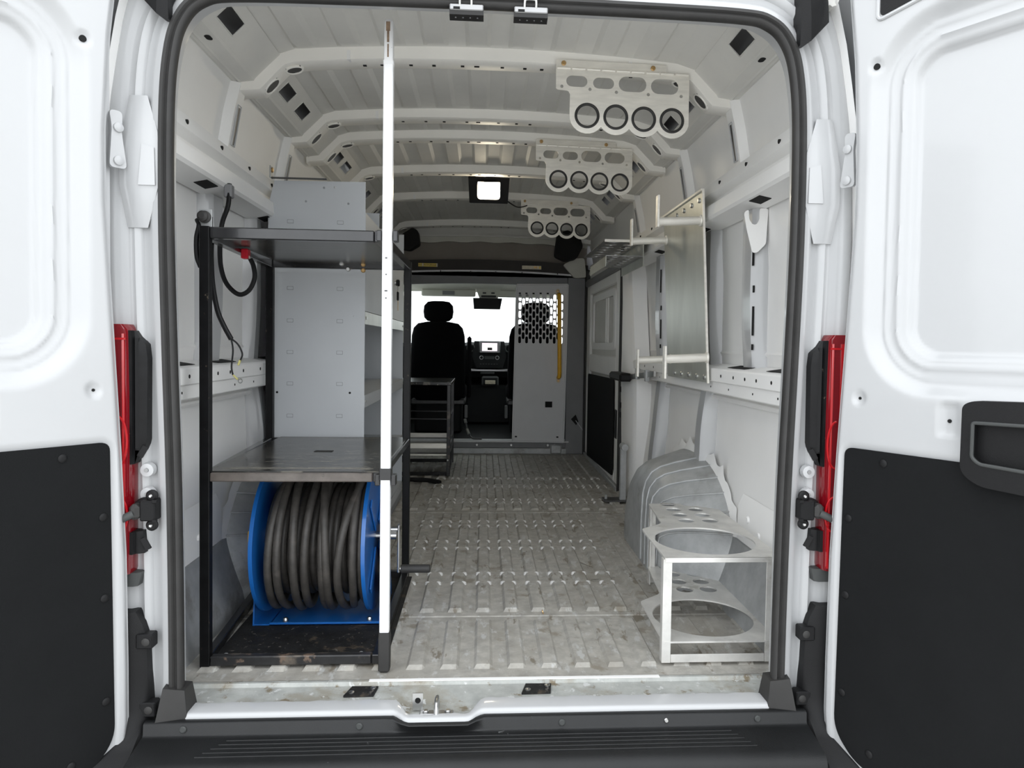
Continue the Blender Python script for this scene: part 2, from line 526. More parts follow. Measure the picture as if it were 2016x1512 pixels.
# side walls -------------------------------------------------------
WTAB = [(-.05, .905), (0, .905), (.22, .915), (.5, .945), (.76, .955), (.895, .957), (.905, .950), (.915, .957), (1.2, .957), (1.40, .945), (1.60, .915), (1.70, .898), (1.80, .874), (1.812, .868)]
def wx(z): return lerp_tab(WTAB, z)
BOWS = [.70, 1.345, 1.655, 2.31, 3.02, 4.09]
def side_wall(s, nm, lab):
    zs = [z for z, _ in WTAB] + [.1, .35, .65, 1.05, 1.3, 1.5]
    zs = sorted(zs)
    ysw = [-.02 + 4.28 * k / 20 for k in range(21)]
    w = MB().grid(len(ysw), len(zs), lambda i, j: (s * wx(zs[j]), ysw[i], zs[j])).build(nm, 'white_in', smooth=40)
    stag(w, lab, 'wall')
    # outer skin
    MB().grid(2, 7, lambda i, j: (s * [.95, 1.0, 1.02, 1.02, 1.0, .95, .90][j], -.02 + 4.28 * i, [-.3, 0, .5, 1.0, 1.5, 1.85, 1.98][j])).build('outer_skin', 'white', w)
    P = lambda x, z: Vector((s * x, 0, z))
    # upper rail: flat perforated flange, groove, lower flange, underside
    y0, y1 = .03, 4.2
    prof = [(.93, 1.588), (.905, 1.584), (.872, 1.572), (.856, 1.522), (.888, 1.508), (.888, 1.488), (.846, 1.472), (.842, 1.428), (.850, 1.418), (.935, 1.400)]
    MB().ext([(s * a, y0, b) for a, b in prof], (0, y1 - y0, 0)).build('upper_rail', 'white_in', w)
    for i in range(9):
        y = .30 + .27 * i
        MB().tube([(s * .860, y, 1.546), (s * .8655, y, 1.5465)], .007, 10).build('rail_hole', 'void', w)
    for y in (.44, 1.05, 1.75, 2.4):
        MB().ext([(s * a, y, b) for a, b in ((.86, 1.4155), (.90, 1.4075), (.90, 1.4055), (.86, 1.4135))], (0, .09, 0)).build('rail_slot', 'void', w)
    # mid rail: top ledge with cut-outs, two vertical faces
    ye = 4.2 if s < 0 else 2.62
    prof = [(.955, .862), (.862, .848), (.857, .842), (.857, .800), (.866, .795), (.866, .757), (.872, .752), (.955, .745)]
    MB().ext([(s * a, y0, b) for a, b in prof], (0, ye - y0, 0)).build('mid_rail', 'white_in', w)
    MB().ext([(s * a, y0, b) for a, b in ((.955, .742), (.930, .733), (.926, .726), (.930, .718), (.955, .712))], (0, ye - y0, 0)).build('wall_bead', 'white_in', w)
    for i, y in enumerate((.24, .60, 1.16, 1.50, 1.95, 2.2)):
        MB().ext([(s * .885, y, .8530), (s * .935, y, .8606), (s * .935, y, .8618), (s * .885, y, .8542)], (0, .17 if i < 2 else .14, 0)).build('ledge_cutout', 'void', w)
    for y in (.30, .42, .52, .63, .76, .95, 1.6, 1.8, 2.0, 2.15):
        MB().tube([(s * .8562, y, .822), (s * .859, y, .822)], .006, 10).build('rail_hole', 'void', w)
    for y in (.27, .47, .7, .9, 1.7, 1.9):
        MB().tube([(s * .8652, y, .776), (s * .868, y, .776)], .004, 8).build('rail_hole', 'void', w)
    # vertical hat posts between the rails
    for (ya, yb, za, zb, dep, sl) in ((.60, .70, .855, 1.405, .055, 1), (1.88, 1.98, .855, 1.405, .055, 1), (1.06, 1.13, .855, 1.405, .05, 0), (1.08, 1.17, .35, .75, .06, 0), (1.84, 1.94, .10, .75, .06, 0)):
        rings = []
        N = 14
        for k in range(N + 1):
            z = za + (zb - za) * k / N
            fl_ = 0.012 * sstep(.86, 1, k / N) + .010 * (1 - sstep(0, .12, k / N))
            xi = wx(z) - dep * (.75 + .25 * math.sin(PI * k / N))
            xo = wx(z) + .004
            rings.append([(s * xo, ya - .012 - fl_, z), (s * (xi + .018), ya - .003 - fl_, z), (s * xi, ya + .010, z), (s * xi, yb - .010, z), (s * (xi + .018), yb + .003 + fl_, z), (s * xo, yb + .012 + fl_, z)])
        p = MB().loft(rings).build('wall_post', 'white', w)
        if sl:
            hx = wx(1.36)
            if s > 0 and ya < 1: MB().plate(rpoly([(hx - .088, 1.385), (hx - .072, 1.396), (hx - .070, 1.362), (hx - .058, 1.345), (hx - .044, 1.345), (hx - .034, 1.362), (hx - .034, 1.40), (hx - .004, 1.40), (hx - .010, 1.28), (hx - .040, 1.25), (hx - .056, 1.25), (hx - .078, 1.33)], .008, 3), [], .003, Mxz(ya - .030) if s > 0 else Matrix.Diagonal((-1, 1, 1, 1)) @ Mxz(ya - .030)).build('post_hook', 'white_in', p)
            for zc, hh in ((1.27, .06), (1.13, .012), (1.02, .05), (.93, .010)):
                xi = wx(zc) - dep
                MB().box(s * (xi + .006), s * (xi + .011), ya - .0032, ya + .004, zc - hh, zc + hh).build('post_slot', 'void', p)
    # upper wall strips dropping from the roof bows
    for yb in (BOWS[0], BOWS[1], BOWS[3]):
        rings = []
        for k in range(9):
            z = 1.575 + (1.80 - 1.575) * k / 8
            xi = wx(z) - .030; xo = wx(z) + .004
            rings.append([(s * xo, yb - .022, z), (s * (xi + .01), yb - .014, z), (s * xi, yb - .004, z), (s * xi, yb + .052, z), (s * (xi + .012), yb + .064, z), (s * (xi + .012), yb + .082, z), (s * xo, yb + .09, z)])
        st = MB().loft(rings).build('wall_strip', 'white_in', w)
        zc = 1.655
        A, B = wx(1.60) - .0308, wx(1.725) - .0308
        MB().ext([(s * (A + .001), yb + .018, 1.60), (s * (A + .001), yb + .038, 1.60), (s * (B + .001), yb + .038, 1.725), (s * (B + .001), yb + .018, 1.725)], (-s * .002, 0, 0)).build('strip_slot', 'dark_metal', st)
        mbr = MB().tube([(s * (A - .001), yb + .014, 1.595), (s * (A - .001), yb + .042, 1.595), (s * (B - .001), yb + .042, 1.732), (s * (B - .001), yb + .014, 1.732)], .0035, 6, closed=True)
        mbr.build('slot_rim', 'white', st)
    # galvanised lower box along the floor behind the wheel
    MB().ext([(s * .93, .10, 0), (s * .842, .10, 0), (s * .850, .10, .05), (s * .905, .10, .235), (s * .93, .10, .25)], (0, .75, 0)).build('lower_sill_box', 'zinc', w)
    # pressed lower corner pad
    MB().ext([(s * .93, .12, .25), (s * .908, .12, .24), (s * .912, .12, .36), (s * .93, .12, .40)], (0, .58, 0)).build('lower_pad', 'white_in', w)
    for (y, z) in ((.34, .31), (.50, .30), (.60, .33)):
        MB().tube([(s * .913, y, z), (s * .905, y, z)], [.014, .009], 12).build('pad_stud', 'white_in', w)
    # wheel arch
    rings = []
    YC = 1.235
    NA = 96
    for (x, hl, hh) in ((.925, .55, .475), (.90, .545, .470), (.80, .46, .445), (.74, .415, .425), (.705, .385, .400), (.682, .355, .360), (.672, .33, .315), (.668, .28, .26), (.667, .12, .10), (.667, .0, -.004)):
        ring = []
        for k in range(NA + 1):
            a = PI * k / NA
            ca, sa = math.cos(a), math.sin(a)
            e = 2 / 2.5
            yy = math.copysign(abs(ca) ** e, ca); zz = abs(sa) ** e
            q = 1.0
            ring.append((s * x, YC + hl * yy * q, hh * zz * q - .004))
        rings.append(ring)
    ar = MB().loft(rings, closed=False, caps=False).build('wheel_arch', 'zinc', w, smooth=60)
    for kk in (52, 58, 64, 70, 76, 82):
        pts = [Vector(r_[kk]) for r_ in rings[:6]]
        last = pts[-1]
        pts += [Vector((s * .671, last.y, last.z - .05)), Vector((s * .667, last.y + .004, max(.03, last.z - .16))), Vector((s * .667, last.y + .006, .02))]
        MB().tube([p_ + Vector((-s * .002, 0, .002)) for p_ in pts], .0042, 6).build('arch_bead', 'zinc', ar)
    # flange with torn sealant tabs
    rngs = []
    for k in range(61):
        a = PI * k / 60
        ca, sa = math.cos(a), math.sin(a)
        e = 2 / 2.5
        yy = math.copysign(abs(ca) ** e, ca); zz = abs(sa) ** e
        ex = .034 + .030 * (k % 4 == 0) * (.5 + .5 * math.sin(k * 2.1)) - .010 * (k % 4 == 2)
        rngs.append([(s * .906, YC + .545 * yy, .470 * zz), (s * .918, YC + (.545 + ex) * yy, (.470 + ex) * zz)])
    MB().loft(rngs, closed=False, caps=False).build('arch_flange', 'white_in', ar, smooth=40)
    return w
wl = side_wall(-1, 'wall_left', 'white painted inner side wall behind the black rack')
wr = side_wall(1, 'wall_right', 'white painted inner side wall with the sliding door')

# ceiling ----------------------------------------------------------
def roof_z(x):
    ax = abs(x)
    return 1.940 - .028 * (ax / .65) ** 2 if ax <= .66 else lerp_tab([(.66, 1.911), (.716, 1.899), (.80, 1.815), (.815, 1.809), (.872, 1.806)], ax)
rx = []
for k in range(-9, 10):
    c = .0355 + .0725 * k
    if abs(c) < .64:
        pass
step = .0725
edges = []
k = -9
while True:
    c = -.66 + step * (k + 9)
    if c > .665: break
    edges.append(c); k += 1
RX = []
for i, c in enumerate(edges):
    RX += [(c - .007, i % 2), (c + .007, (i + 1) % 2)]
RX = [(-.725, 0)] + RX + [(.725, 0)]
BE = [-.02, .0, .02] + sum([[b - .085, b - .012, b + .10, b + .13] for b in BOWS[:5]], []) + [4.05, 4.10, 4.3]
def roof_pt(i, j):
    x, lev = RX[i]; y = BE[j]
    flat = j in (0, 1) or any(abs(y - (b - .012)) < 1e-6 or abs(y - (b + .10)) < 1e-6 for b in BOWS[:5]) or y > 4.04
    return (x, y, roof_z(x) - (.015 * lev if not flat else 0.0) + .010)
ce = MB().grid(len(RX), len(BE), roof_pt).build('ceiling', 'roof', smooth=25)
stag(ce, 'grey-white corrugated metal van roof', 'ceiling')
MB().grid(13, 2, lambda i, j: (-1.0 + 2.0 * i / 12, -.02 + 4.4 * j, 2.03 - .09 * abs(-1 + i / 6) ** 3)).build('outer_roof', 'white', ce)
MB().box(-1.02, 1.02, 4.34, 4.37, 1.56, 2.08).build('front_light_stop', 'cab_grey', ce)  # added unseen plate, stops daylight leaking in above the cab
HY = [(.285, .415), (.885, 1.010), (1.100, 1.228), (1.80, 1.94), (2.0, 2.15), (2.52, 2.64), (2.70, 2.82), (3.14, 3.24), (3.29, 3.39), (3.44, 3.54), (3.60, 3.70)]
for s in (-1, 1):
    u = Vector((-s * .084, 0, .084)).normalized()
    M = Matrix(((0, u.x, 0, s * .802), (1, 0, 0, 0), (0, u.z, 0, 1.813), (0, 0, 0, 1)))
    nrm = Vector((s * .707, 0, .707))
    M = Matrix(((0, u.x, nrm.x, s * .802), (1, 0, nrm.y, 0), (0, u.z, nrm.z, 1.813), (0, 0, 0, 1)))
    holes = [rpoly([(a, .036), (b, .036), (b, .089), (a, .089)], .005, 2) for a, b in HY]
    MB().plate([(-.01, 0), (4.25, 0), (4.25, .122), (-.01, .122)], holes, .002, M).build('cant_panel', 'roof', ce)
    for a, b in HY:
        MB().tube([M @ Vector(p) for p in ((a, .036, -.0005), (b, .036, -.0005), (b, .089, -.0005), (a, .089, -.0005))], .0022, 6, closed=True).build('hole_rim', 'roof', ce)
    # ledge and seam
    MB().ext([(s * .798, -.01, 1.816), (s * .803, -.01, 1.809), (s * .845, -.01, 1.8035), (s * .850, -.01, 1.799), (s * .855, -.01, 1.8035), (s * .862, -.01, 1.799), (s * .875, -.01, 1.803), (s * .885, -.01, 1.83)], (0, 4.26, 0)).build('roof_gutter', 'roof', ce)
    for y in (.352, .845, 1.50):
        MB().plate(slot(y, 0, .034, .018), [], .002, Matrix(((0, 1, 0, s * .823), (1, 0, 0, 0), (0, 0, 1, 1.8050 - (.0 if 1 else 0)), (0, 0, 0, 1)))).build('ledge_hole', 'void', ce)
# roof bows
HALF = [(.862, 1.768), (.850, 1.774), (.792, 1.779), (.775, 1.788), (.712, 1.856), (.690, 1.869), (.635, 1.880), (.35, 1.900), (0, 1.906)]
FULL = [(-a, b) for a, b in HALF] + [(a, b) for a, b in HALF[-2::-1]]
def bow(yb, idx):
    dz = (0, .004, .004, .0, -.004, -.006)[idx]
    rings = []
    path = catmull([(a, b + dz, 0) for a, b in FULL], 3)
    for q in path:
        x, z = q.x, q.y
        zt = roof_z(max(-.87, min(.87, x))) + .018
        wd = .088
        rings.append([(x, yb - .004, max(zt, z + .02)), (x, yb - .002, z + .030), (x, yb, z + .003), (x, yb + .006, z), (x, yb + wd - .005, z + .0), (x, yb + wd, z + .004), (x, yb + wd + .004, max(zt, z + .02))])
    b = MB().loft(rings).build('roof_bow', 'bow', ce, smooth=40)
    for s in (-1, 1):
        # splice collar
        mb = MB()
        x0 = .48
        za = lerp_tab([(.35, 1.900), (.635, 1.880)], x0) + dz
        mb.box(s * x0, s * (x0 + .012), yb - .0045, yb + .02, za + .001, za + .032)
        mb.build('splice', 'white_in', b)
        # slots in the slanted underside with raised rims
        for (xa, za_, xb, zb_) in ((.775, 1.793, .735, 1.836), (.705, 1.866, .655, 1.879)):
            pa = Vector((s * xa, yb + .048, za_ + dz - .003)); pb = Vector((s * xb, yb + .048, zb_ + dz - .003))
            mb = MB().bar(pa, pb, .044, .004, 0, (0, 0, 1))
            mb.build('bow_slot', 'dark_metal', b)
            d = (pb - pa).normalized(); c = (pa + pb) / 2; hl = (pb - pa).length / 2
            loop = []
            for k in range(20):
                a = 2 * PI * k / 20
                loop.append(c + d * (hl * math.cos(a) * 1.12) + Vector((0, 1, 0)) * (.028 * math.sin(a)) - Vector((0, 0, .001)))
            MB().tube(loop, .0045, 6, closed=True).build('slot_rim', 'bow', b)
    for x in (-.44, -.38, -.28, -.20, -.10, -.05, .04, .12, .18, .5, .56):
        z = lerp_tab([(0, 1.906), (.35, 1.900), (.635, 1.880)], abs(x)) + dz
        hw = .006 if abs(x + .05) > .01 else .009
        MB().box(x - hw, x + hw, yb + .046, yb + .058, z - .0006, z + .002).build('bow_hole', 'void', b)
    return b
for i, yb in enumerate(BOWS):
    bow(yb, i)

# rear body frame: painted channel swept around the door opening -------------
OPEN_H = [(.757, -.03), (.757, .10), (.759, .35), (.763, .6), (.772, .9), (.779, 1.2), (.778, 1.48), (.767, 1.62), (.744, 1.697), (.700, 1.742), (.62, 1.757), (.34, 1.762), (0, 1.764)]
_h = catmull([(a, b, 0) for a, b in OPEN_H], 6)
PATH = [Vector((-p.x, p.y, 0)) for p in _h] + [p.copy() for p in _h[-2::-1]]
def sweep_open(prof, closed_prof=False, path=PATH):
    rings = []
    for i, p in enumerate(path):
        a = path[max(0, i - 1)]; b = path[min(len(path) - 1, i + 1)]
        t = (b - a).normalized()
        n = Vector((-t.y, t.x, 0))        # outward (path runs left side up, over, right side down)
        rings.append([(p.x + n.x * d, y, p.y + n.y * d) for d, y in prof])
    return rings
fr_prof = [(.030, .10), (.022, .012), (.024, .002), (.030, -.004), (.042, -.002), (.050, .006), (.060, .020), (.074, .022), (.080, .012), (.092, .010), (.100, .018), (.112, .020), (.124, .012), (.150, .014), (.172, .03), (.190, .10)]
tr2 = MB().loft(sweep_open(fr_prof), closed=False, caps=False).build('trim_2', 'white', smooth=50)
stag(tr2, 'glossy white painted door frame around the rear opening', 'door frame')
# black rubber seal
se = tr2
sp = [(-.003, .012), (-.007, -.004), (-.004, -.016), (.003, -.019), (.008, -.012), (.011, -.011), (.016, -.018), (.024, -.017), (.028, -.006), (.027, .006)]
MB().loft(sweep_open(sp), closed=True).build('door_seal', 'rubber', se, smooth=60, label='black rubber seal around the opening')
for s in (-1, 1):
    MB().loft([[(s * x * k, y - .012 * (1 - k) * 6, z) for x, y, z in pts] for k, pts in ((1, [(.742, .03, .06), (.742, -.02, .06), (.790, -.03, .07), (.795, .02, .07)]), (1, [(.735, .04, .0), (.735, -.025, .0), (.802, -.04, .0), (.805, .02, .0)]), (1, [(.748, .03, -.035), (.745, -.03, -.04), (.812, -.042, -.045), (.812, .02, -.04)]))]).build('seal_boot', 'rubber', se, smooth=50)
# hinge pockets, studs, corner caps on the frame
for s in (-1, 1):
    MB().loft([[(s * .885, .018, 1.52), (s * .842, .016, 1.52), (s * .838, .008, 1.52), (s * .86, .006, 1.52), (s * .88, .008, 1.52)],
               [(s * .905, .018, 1.43), (s * .806, .004, 1.43), (s * .808, -.007, 1.43), (s * .855, -.009, 1.43), (s * .892, .0, 1.43)],
               [(s * .912, .018, 1.39), (s * .804, .004, 1.39), (s * .806, -.009, 1.39), (s * .858, -.011, 1.39), (s * .898, -.002, 1.39)],
               [(s * .912, .018, 1.30), (s * .804, .004, 1.30), (s * .806, -.008, 1.30), (s * .860, -.010, 1.30), (s * .898, -.002, 1.30)],
               [(s * .890, .018, 1.20), (s * .842, .016, 1.20), (s * .838, .008, 1.20), (s * .858, .006, 1.20), (s * .88, .008, 1.20)]]).build('hinge_pocket', 'white', tr2, smooth=70)
    MB().ext([(s * .812, -.007, 1.30), (s * .852, -.007, 1.30), (s * .843, -.007, 1.398), (s * .814, -.007, 1.39)], (0, -.006, 0)).build('hinge_pad', 'white', tr2)
    for z in (.605, .545):
        MB().tube([(s * .838, .012, z), (s * .838, -.003, z), (s * .838, -.004, z)], [.018, .016, .010], 16).build('frame_boss', 'white', tr2)
        MB().tube([(s * .838, -.002, z), (s * .838, -.007, z)], [.006, .005], 10).build('frame_stud', 'silver_dark', tr2)
    MB().loft([[(s * .742 + s * .03, -.03, 1.69), (s * .768 + s * .03, -.035, 1.70), (s * .805 + s * .02, -.03, 1.735), (s * .83 + s * .02, -.02, 1.755), (s * .83, .03, 1.755), (s * .775, .03, 1.69)],
               [(s * .772, -.035, 1.75), (s * .79, -.05, 1.755), (s * .822, -.045, 1.785), (s * .842, -.03, 1.80), (s * .84, .03, 1.80), (s * .775, .03, 1.75)],
               [(s * .775, -.03, 1.84), (s * .785, -.045, 1.85), (s * .82, -.04, 1.86), (s * .84, -.02, 1.86), (s * .84, .03, 1.86), (s * .775, .03, 1.84)]]).build('corner_cap', 'black_plastic', tr2)

# rear doors -----------------------------------------------------------
EDGE = [(-.20, .10), (-.16, .045), (-.13, .012), (-.09, -.008), (0, -.017), (.14, -.017), (.4, -.014), (.66, -.003), (.98, .014), (1.25, .028), (1.41, .028), (1.63, .017), (1.79, .0), (1.95, -.01)]
def rrsd(x, y, x0, x1, y0, y1, r):
    cx, cy = (x0 + x1) / 2, (y0 + y1) / 2
    qx = abs(x - cx) - (x1 - x0) / 2 + r; qy = abs(y - cy) - (y1 - y0) / 2 + r
    return math.hypot(max(qx, 0), max(qy, 0)) + min(max(qx, qy), 0) - r
DT = [(-.10, 0), (0, 0), (.008, -.0015), (.030, -.020), (.038, -.0235), (.044, -.0205), (.050, -.0245), (.066, -.0255), (.071, -.0215), (.077, -.0265), (.094, -.030), (.0975, -.033), (.101, -.042), (.105, -.0445), (.5, -.046)]
def door_depth(s, z, e):
    d = -rrsd(s, z, .064, .74, .815, 1.705, .165)
    dep = lerp_tab(DT, d)
    dep -= .014 * (1 - sstep(0, .016, s - e))
    for (a, b, r) in ((.078, 1.602, .019), (.062, .808, .0185)):
        q = math.hypot(s - a, z - b)
        dep -= .0055 * (1 - sstep(r * .55, r, q))
    q = rrsd(s, z, .245, .295, .735, .815, .012)
    dep -= .006 * (1 - sstep(-.012, 0, q))
    q = rrsd(s, z, .016, .765, -.115, .692, .03)
    dep -= .004 * (1 - sstep(-.004, .004, q))
    return dep
def rear_door(nm, P0, d, n, lab, has_handle):
    P0 = Vector(P0); d = Vector(d); n = Vector(n)
    Wd = lambda s, z, dep=0: P0 + d * s + n * dep + Vector((0, 0, z))
    nu, nv = 120, 330
    zz = [-.22 + 2.17 * j / (nv - 1) for j in range(nv)]
    def zlow(s): return lerp_tab([(.0, -.10), (.06, -.165), (.14, -.20), (.8, -.225)], s)
    def fn(i, j):
        z0 = zz[j]; e = lerp_tab(EDGE, z0)
        uu = i / (nu - 1); uu = uu ** 1.25
        s = e + (.76 - e) * uu
        z = max(z0, zlow(max(0, s)))
        return Wd(s, z, door_depth(s, z, e))
    D = MB().grid(nu, nv, fn).build(nm, 'white', smooth=60)
    stag(D, lab, 'door')
    # rim and outer skin
    rim = []
    for z in zz[::6]:
        e = lerp_tab(EDGE, z)
        rim.append([Wd(e, z, -.014), Wd(e - .004, z, -.03), Wd(e - .002, z, -.060)])
    MB().loft(rim, closed=False, caps=False).build('door_rim', 'white', D)
    MB().add([Wd(.0, -.22, -.062), Wd(.78, -.22, -.062), Wd(.78, 1.95, -.062), Wd(.0, 1.95, -.062)], [(0, 1, 2, 3)]).build('door_outer_skin', 'white', D)
    M = Matrix(((d.x, 0, n.x, P0.x), (d.y, 0, n.y, P0.y), (0, 1, 0, 0), (0, 0, 0, 1)))
    out = rpoly([(.021, -.030), (.078, -.088), (.16, -.105), (.74, -.125), (.74, .685), (.029, .685)], [.05, .03, .02, .02, .02, .022], 6)
    pan = MB().plate(out, [], .0035, M @ Matrix.Translation((0, 0, -.0015))).build('lower_panel', 'panel_black', D)
    for (a, b) in ((.128, .658), (.0445, .510), (.0425, .318), (.0405, .071), (.115, -.050), (.33, .658), (.33, -.06)):
        MB().lathe([(.0095, 0), (.0095, .002), (.007, .004), (.003, .0045)], 16, M @ Matrix.Translation((a, b, .002))).build('panel_clip', 'black_plastic', pan)
    for (a, b, r) in ((.0785, 1.602, .0075), (.0615, .808, .0035), (.27, .772, .0042)):
        MB().lathe([(r, -.009), (r, -.0035)], 14, M @ Matrix.Translation((a, b, 0))).build('door_hole', 'void', D)
    MB().plate(rpoly([(.087, 1.714), (.40, 1.765), (.40, 1.86), (.087, 1.86)], .012, 4), [], .003, M @ Matrix.Translation((0, 0, -.001))).build('upper_opening', 'black_plastic', D)
    MB().tube([M @ Vector((a, b, .001)) for a, b in rpoly([(.081, 1.707), (.41, 1.757), (.41, 1.87), (.081, 1.87)], .014, 4)], .005, 8, closed=True).build('opening_rim', 'white', D)
    # hinge link on the edge
    hz = 1.40
    MB().plate(rpoly([(-.028, hz - .065), (.012, hz - .065), (.006, hz + .03), (.012, hz + .07), (-.018, hz + .07), (-.016, hz + .02)], .012, 4), [], .010, M @ Matrix.Translation((0, 0, -.045))).build('hinge_link', 'white', D)
    for zz_ in (hz - .048, hz + .03):
        MB().lathe([(.012, 0), (.011, .006), (.006, .008)], 14, M @ Matrix.Translation((-.008, zz_, -.036))).build('hinge_bolt', 'white', D)
    if has_handle:
        out = rpoly([(.308, .668), (.345, .643), (.60, .630), (.60, .832), (.33, .822), (.309, .812)], [.02, .02, .03, .03, .02, .02], 5)
        hole = rpoly([(.331, .703), (.345, .690), (.57, .680), (.57, .782), (.331, .776)], [.006, .01, .02, .02, .006], 4)
        hb = MB().plate(out, [hole], .026, M @ Matrix.Translation((0, 0, .002))).build('pull_handle', 'black_plastic', D)
        MB().plate(out, [], .002, M @ Matrix.Translation((0, 0, .0005))).build('handle_back', 'black_plastic', hb)
        bz = [M @ Vector((a, b, .028)) for a, b in hole]
        MB().tube(bz, .004, 8, closed=True).build('handle_lip', 'dash_grey', hb)
        MB().lathe([(.0035, .0), (.0035, .0285)], 12, M @ Matrix.Translation((.3185, .738, 0))).build('handle_screw', 'void', hb)
    return D
rear_door('door_1', (-.868, -.058, 0), (-.656, -.755, 0), (.755, -.656, 0), 'open white rear door hinged beside the hose reel rack, black lower panel', False)
rear_door('door_2', (.87, -.07, 0), (.515, -.857, 0), (-.857, -.515, 0), 'open white rear door with a black pull handle and lower panel', True)

# tail lamps -----------------------------------------------------------
def tail(s, lab):
    t = thing('tail_light', lab, 'tail light', (s * .87, -.01, .34))
    X = lambda a: s * a
    ring = lambda z, a, b: [(X(a), .02, z), (X(a), -.020, z), (X(a + .008), -.030, z), (X(b - .008), -.034, z), (X(b), -.026, z), (X(b), .02, z)]
    MB().loft([ring(.352, .872, .915), ring(.36, .870, .93), ring(.60, .868, .94), ring(.80, .868, .945), ring(.950, .870, .945), ring(.963, .878, .94)]).build('red_lens', 'lens_red', t, smooth=40)
    MB().loft([[(X(.9), -.036, z), (X(.907), -.0365, z), (X(.907), -.03, z), (X(.9), -.03, z)] for z in (.37, .94)]).build('lens_rib', 'lens_bright', t)
    MB().loft([[(X(.876), -.0335, z), (X(.881), -.0345, z), (X(.881), -.028, z), (X(.876), -.028, z)] for z in (.36, .94)]).build('lens_rib', 'lens_bright', t)
    for zc, rr in ((.50, .045), (.68, .06)):
        pts = [(X(.892 - .022 * math.sin(PI * k / 12)), -.034, zc + rr * math.cos(PI * k / 12)) for k in range(13)]
        MB().tube(pts, .003, 6).build('lens_ring', 'lens_bright', t)
    MB().box(X(.872), X(.94), -.0355, -.03, .925, .930).build('lens_band', 'lens_bright', t)
    rg = lambda z, a, b: [(X(a), .025, z), (X(a), -.006, z), (X(a + .010), -.012, z), (X(b - .012), -.012, z), (X(b - .008), -.022, z), (X(b), -.022, z), (X(b), .025, z)]
    MB().loft([rg(.622, .862, .874), rg(.655, .842, .873), rg(.68, .836, .872), rg(.88, .834, .872), rg(.915, .838, .872), rg(.925, .848, .872), rg(.948, .862, .874)]).build('black_housing', 'black_post', t, smooth=40)
    MB().loft([[(X(.852), .02, z), (X(.852), -.012, z), (X(.858), -.018, z), (X(.858), .02, z)] for z in (.66, .93)]).build('housing_rib', 'black_plastic', t)
    MB().loft([rg(.40, .842, .872), rg(.455, .846, .872)]).build('lower_bracket', 'black_plastic', t)
    MB().bar((X(.842), -.016, .44), (X(.828), -.014, .412), .008, .012).build('bracket_clip', 'black_plastic', t)
    MB().loft([rg(.318, .858, .92), rg(.352, .850, .92)]).build('lower_end', 'dash_grey', t)
    MB().bar((X(.836), -.01, .665), (X(.850), -.012, .640), .006, .014).build('housing_clip', 'black_plastic', t)
tail(-1, 'red tail lamp with black housing beside the hose reel rack side of the opening')
tail(1, 'red tail lamp with black housing beside the door that has a pull handle')
# door check arms
def check(s, lab):
    t = thing('door_check', lab, 'door check', (s * .83, -.01, .50))
    X = lambda a: s * a
    b = MB().box(X(.806), X(.842), -.034, .012, .485, .535, .003).build('bracket', 'black_plastic', t)
    MB().box(X(.800), X(.812), -.037, -.030, .53, .538, .001).build('bracket_tab', 'black_plastic', b)
    MB().box(X(.800), X(.812), -.037, -.030, .482, .49, .001).build('bracket_tab', 'black_plastic', b)
    for z in (.545, .472):
        MB().lathe([(.014, 0), (.014, .006), (.010, .009)], 16, Matrix(((1, 0, 0, X(.82)), (0, 0, -1, -.012), (0, 1, 0, z), (0, 0, 0, 1)))).build('ear', 'black_plastic', b)
        bolt((X(.82), -.021, z), (0, -1, 0), .0045, .005, 'rivet', 'steel', b)
    MB().lathe([(.026, 0), (.026, .008), (.022, .014)], 24, Matrix(((1, 0, 0, X(.840)), (0, 0, -1, -.004), (0, 1, 0, .513), (0, 0, 0, 1)))).build('collar', 'black_plastic', t)
    MB().box(X(.840), X(.864), -.045, -.012, .490, .528, .008).build('pivot_block', 'rubber', t)
    MB().tube([(X(.852), -.040, .506), (X(.885), -.049, .490), (X(.908), -.050, .478)], .0095, 12).build('check_arm', 'dash_grey', t)
check(-1, 'black door check arm on the frame post nearest the hose reel')
check(1, 'black door check arm on the frame post nearest the aluminium floor rack')

# bumper ---------------------------------------------------------------
bu = thing('bumper_step', 'black moulded plastic rear bumper step below the sill', 'bumper', (0, -.1, -.2))
def bump_p(i, j):
    x = -.83 + 1.66 * i / 80; n = notch(x)
    o = -.024 * n
    lst = [(-.020 + o, -.012), (-.028 + o, -.008 - .006 * n), (-.040 + o, -.009 - .006 * n), (-.044 + o * .9, -.013 - .004 * n), (-.046 + o * .2, -.036), (-.050, -.040), (-.060, -.041), (-.132, -.056), (-.150, -.062), (-.160, -.075), (-.163, -.095), (-.163, -.36)]
    return (x, lst[j][0], lst[j][1])
MB().grid(81, 12, bump_p).build('step_body', 'bumper', bu, smooth=45)
for k in range(5):
    y = -.068 - .0125 * k
    z = -.041 - (-y - .060) * (.015 / .072)
    xl = -.625 - .014 * k
    MB().box(xl, .625 + .012 * k, y - .0018, y + .0018, z - .004, z + .0024, .0012).build('tread_rib', 'bumper', bu)
for x, m in ((-.735, 'dash_grey'), (-.31, 'dash_grey'), (.195, 'dash_grey'), (.462, 'steel'), (.70, 'dash_grey')):
    bolt((x, -.045, -.024), (0, -1, .1), .0085 if m != 'steel' else .006, .005, 'step_bolt', m, bu, 16)
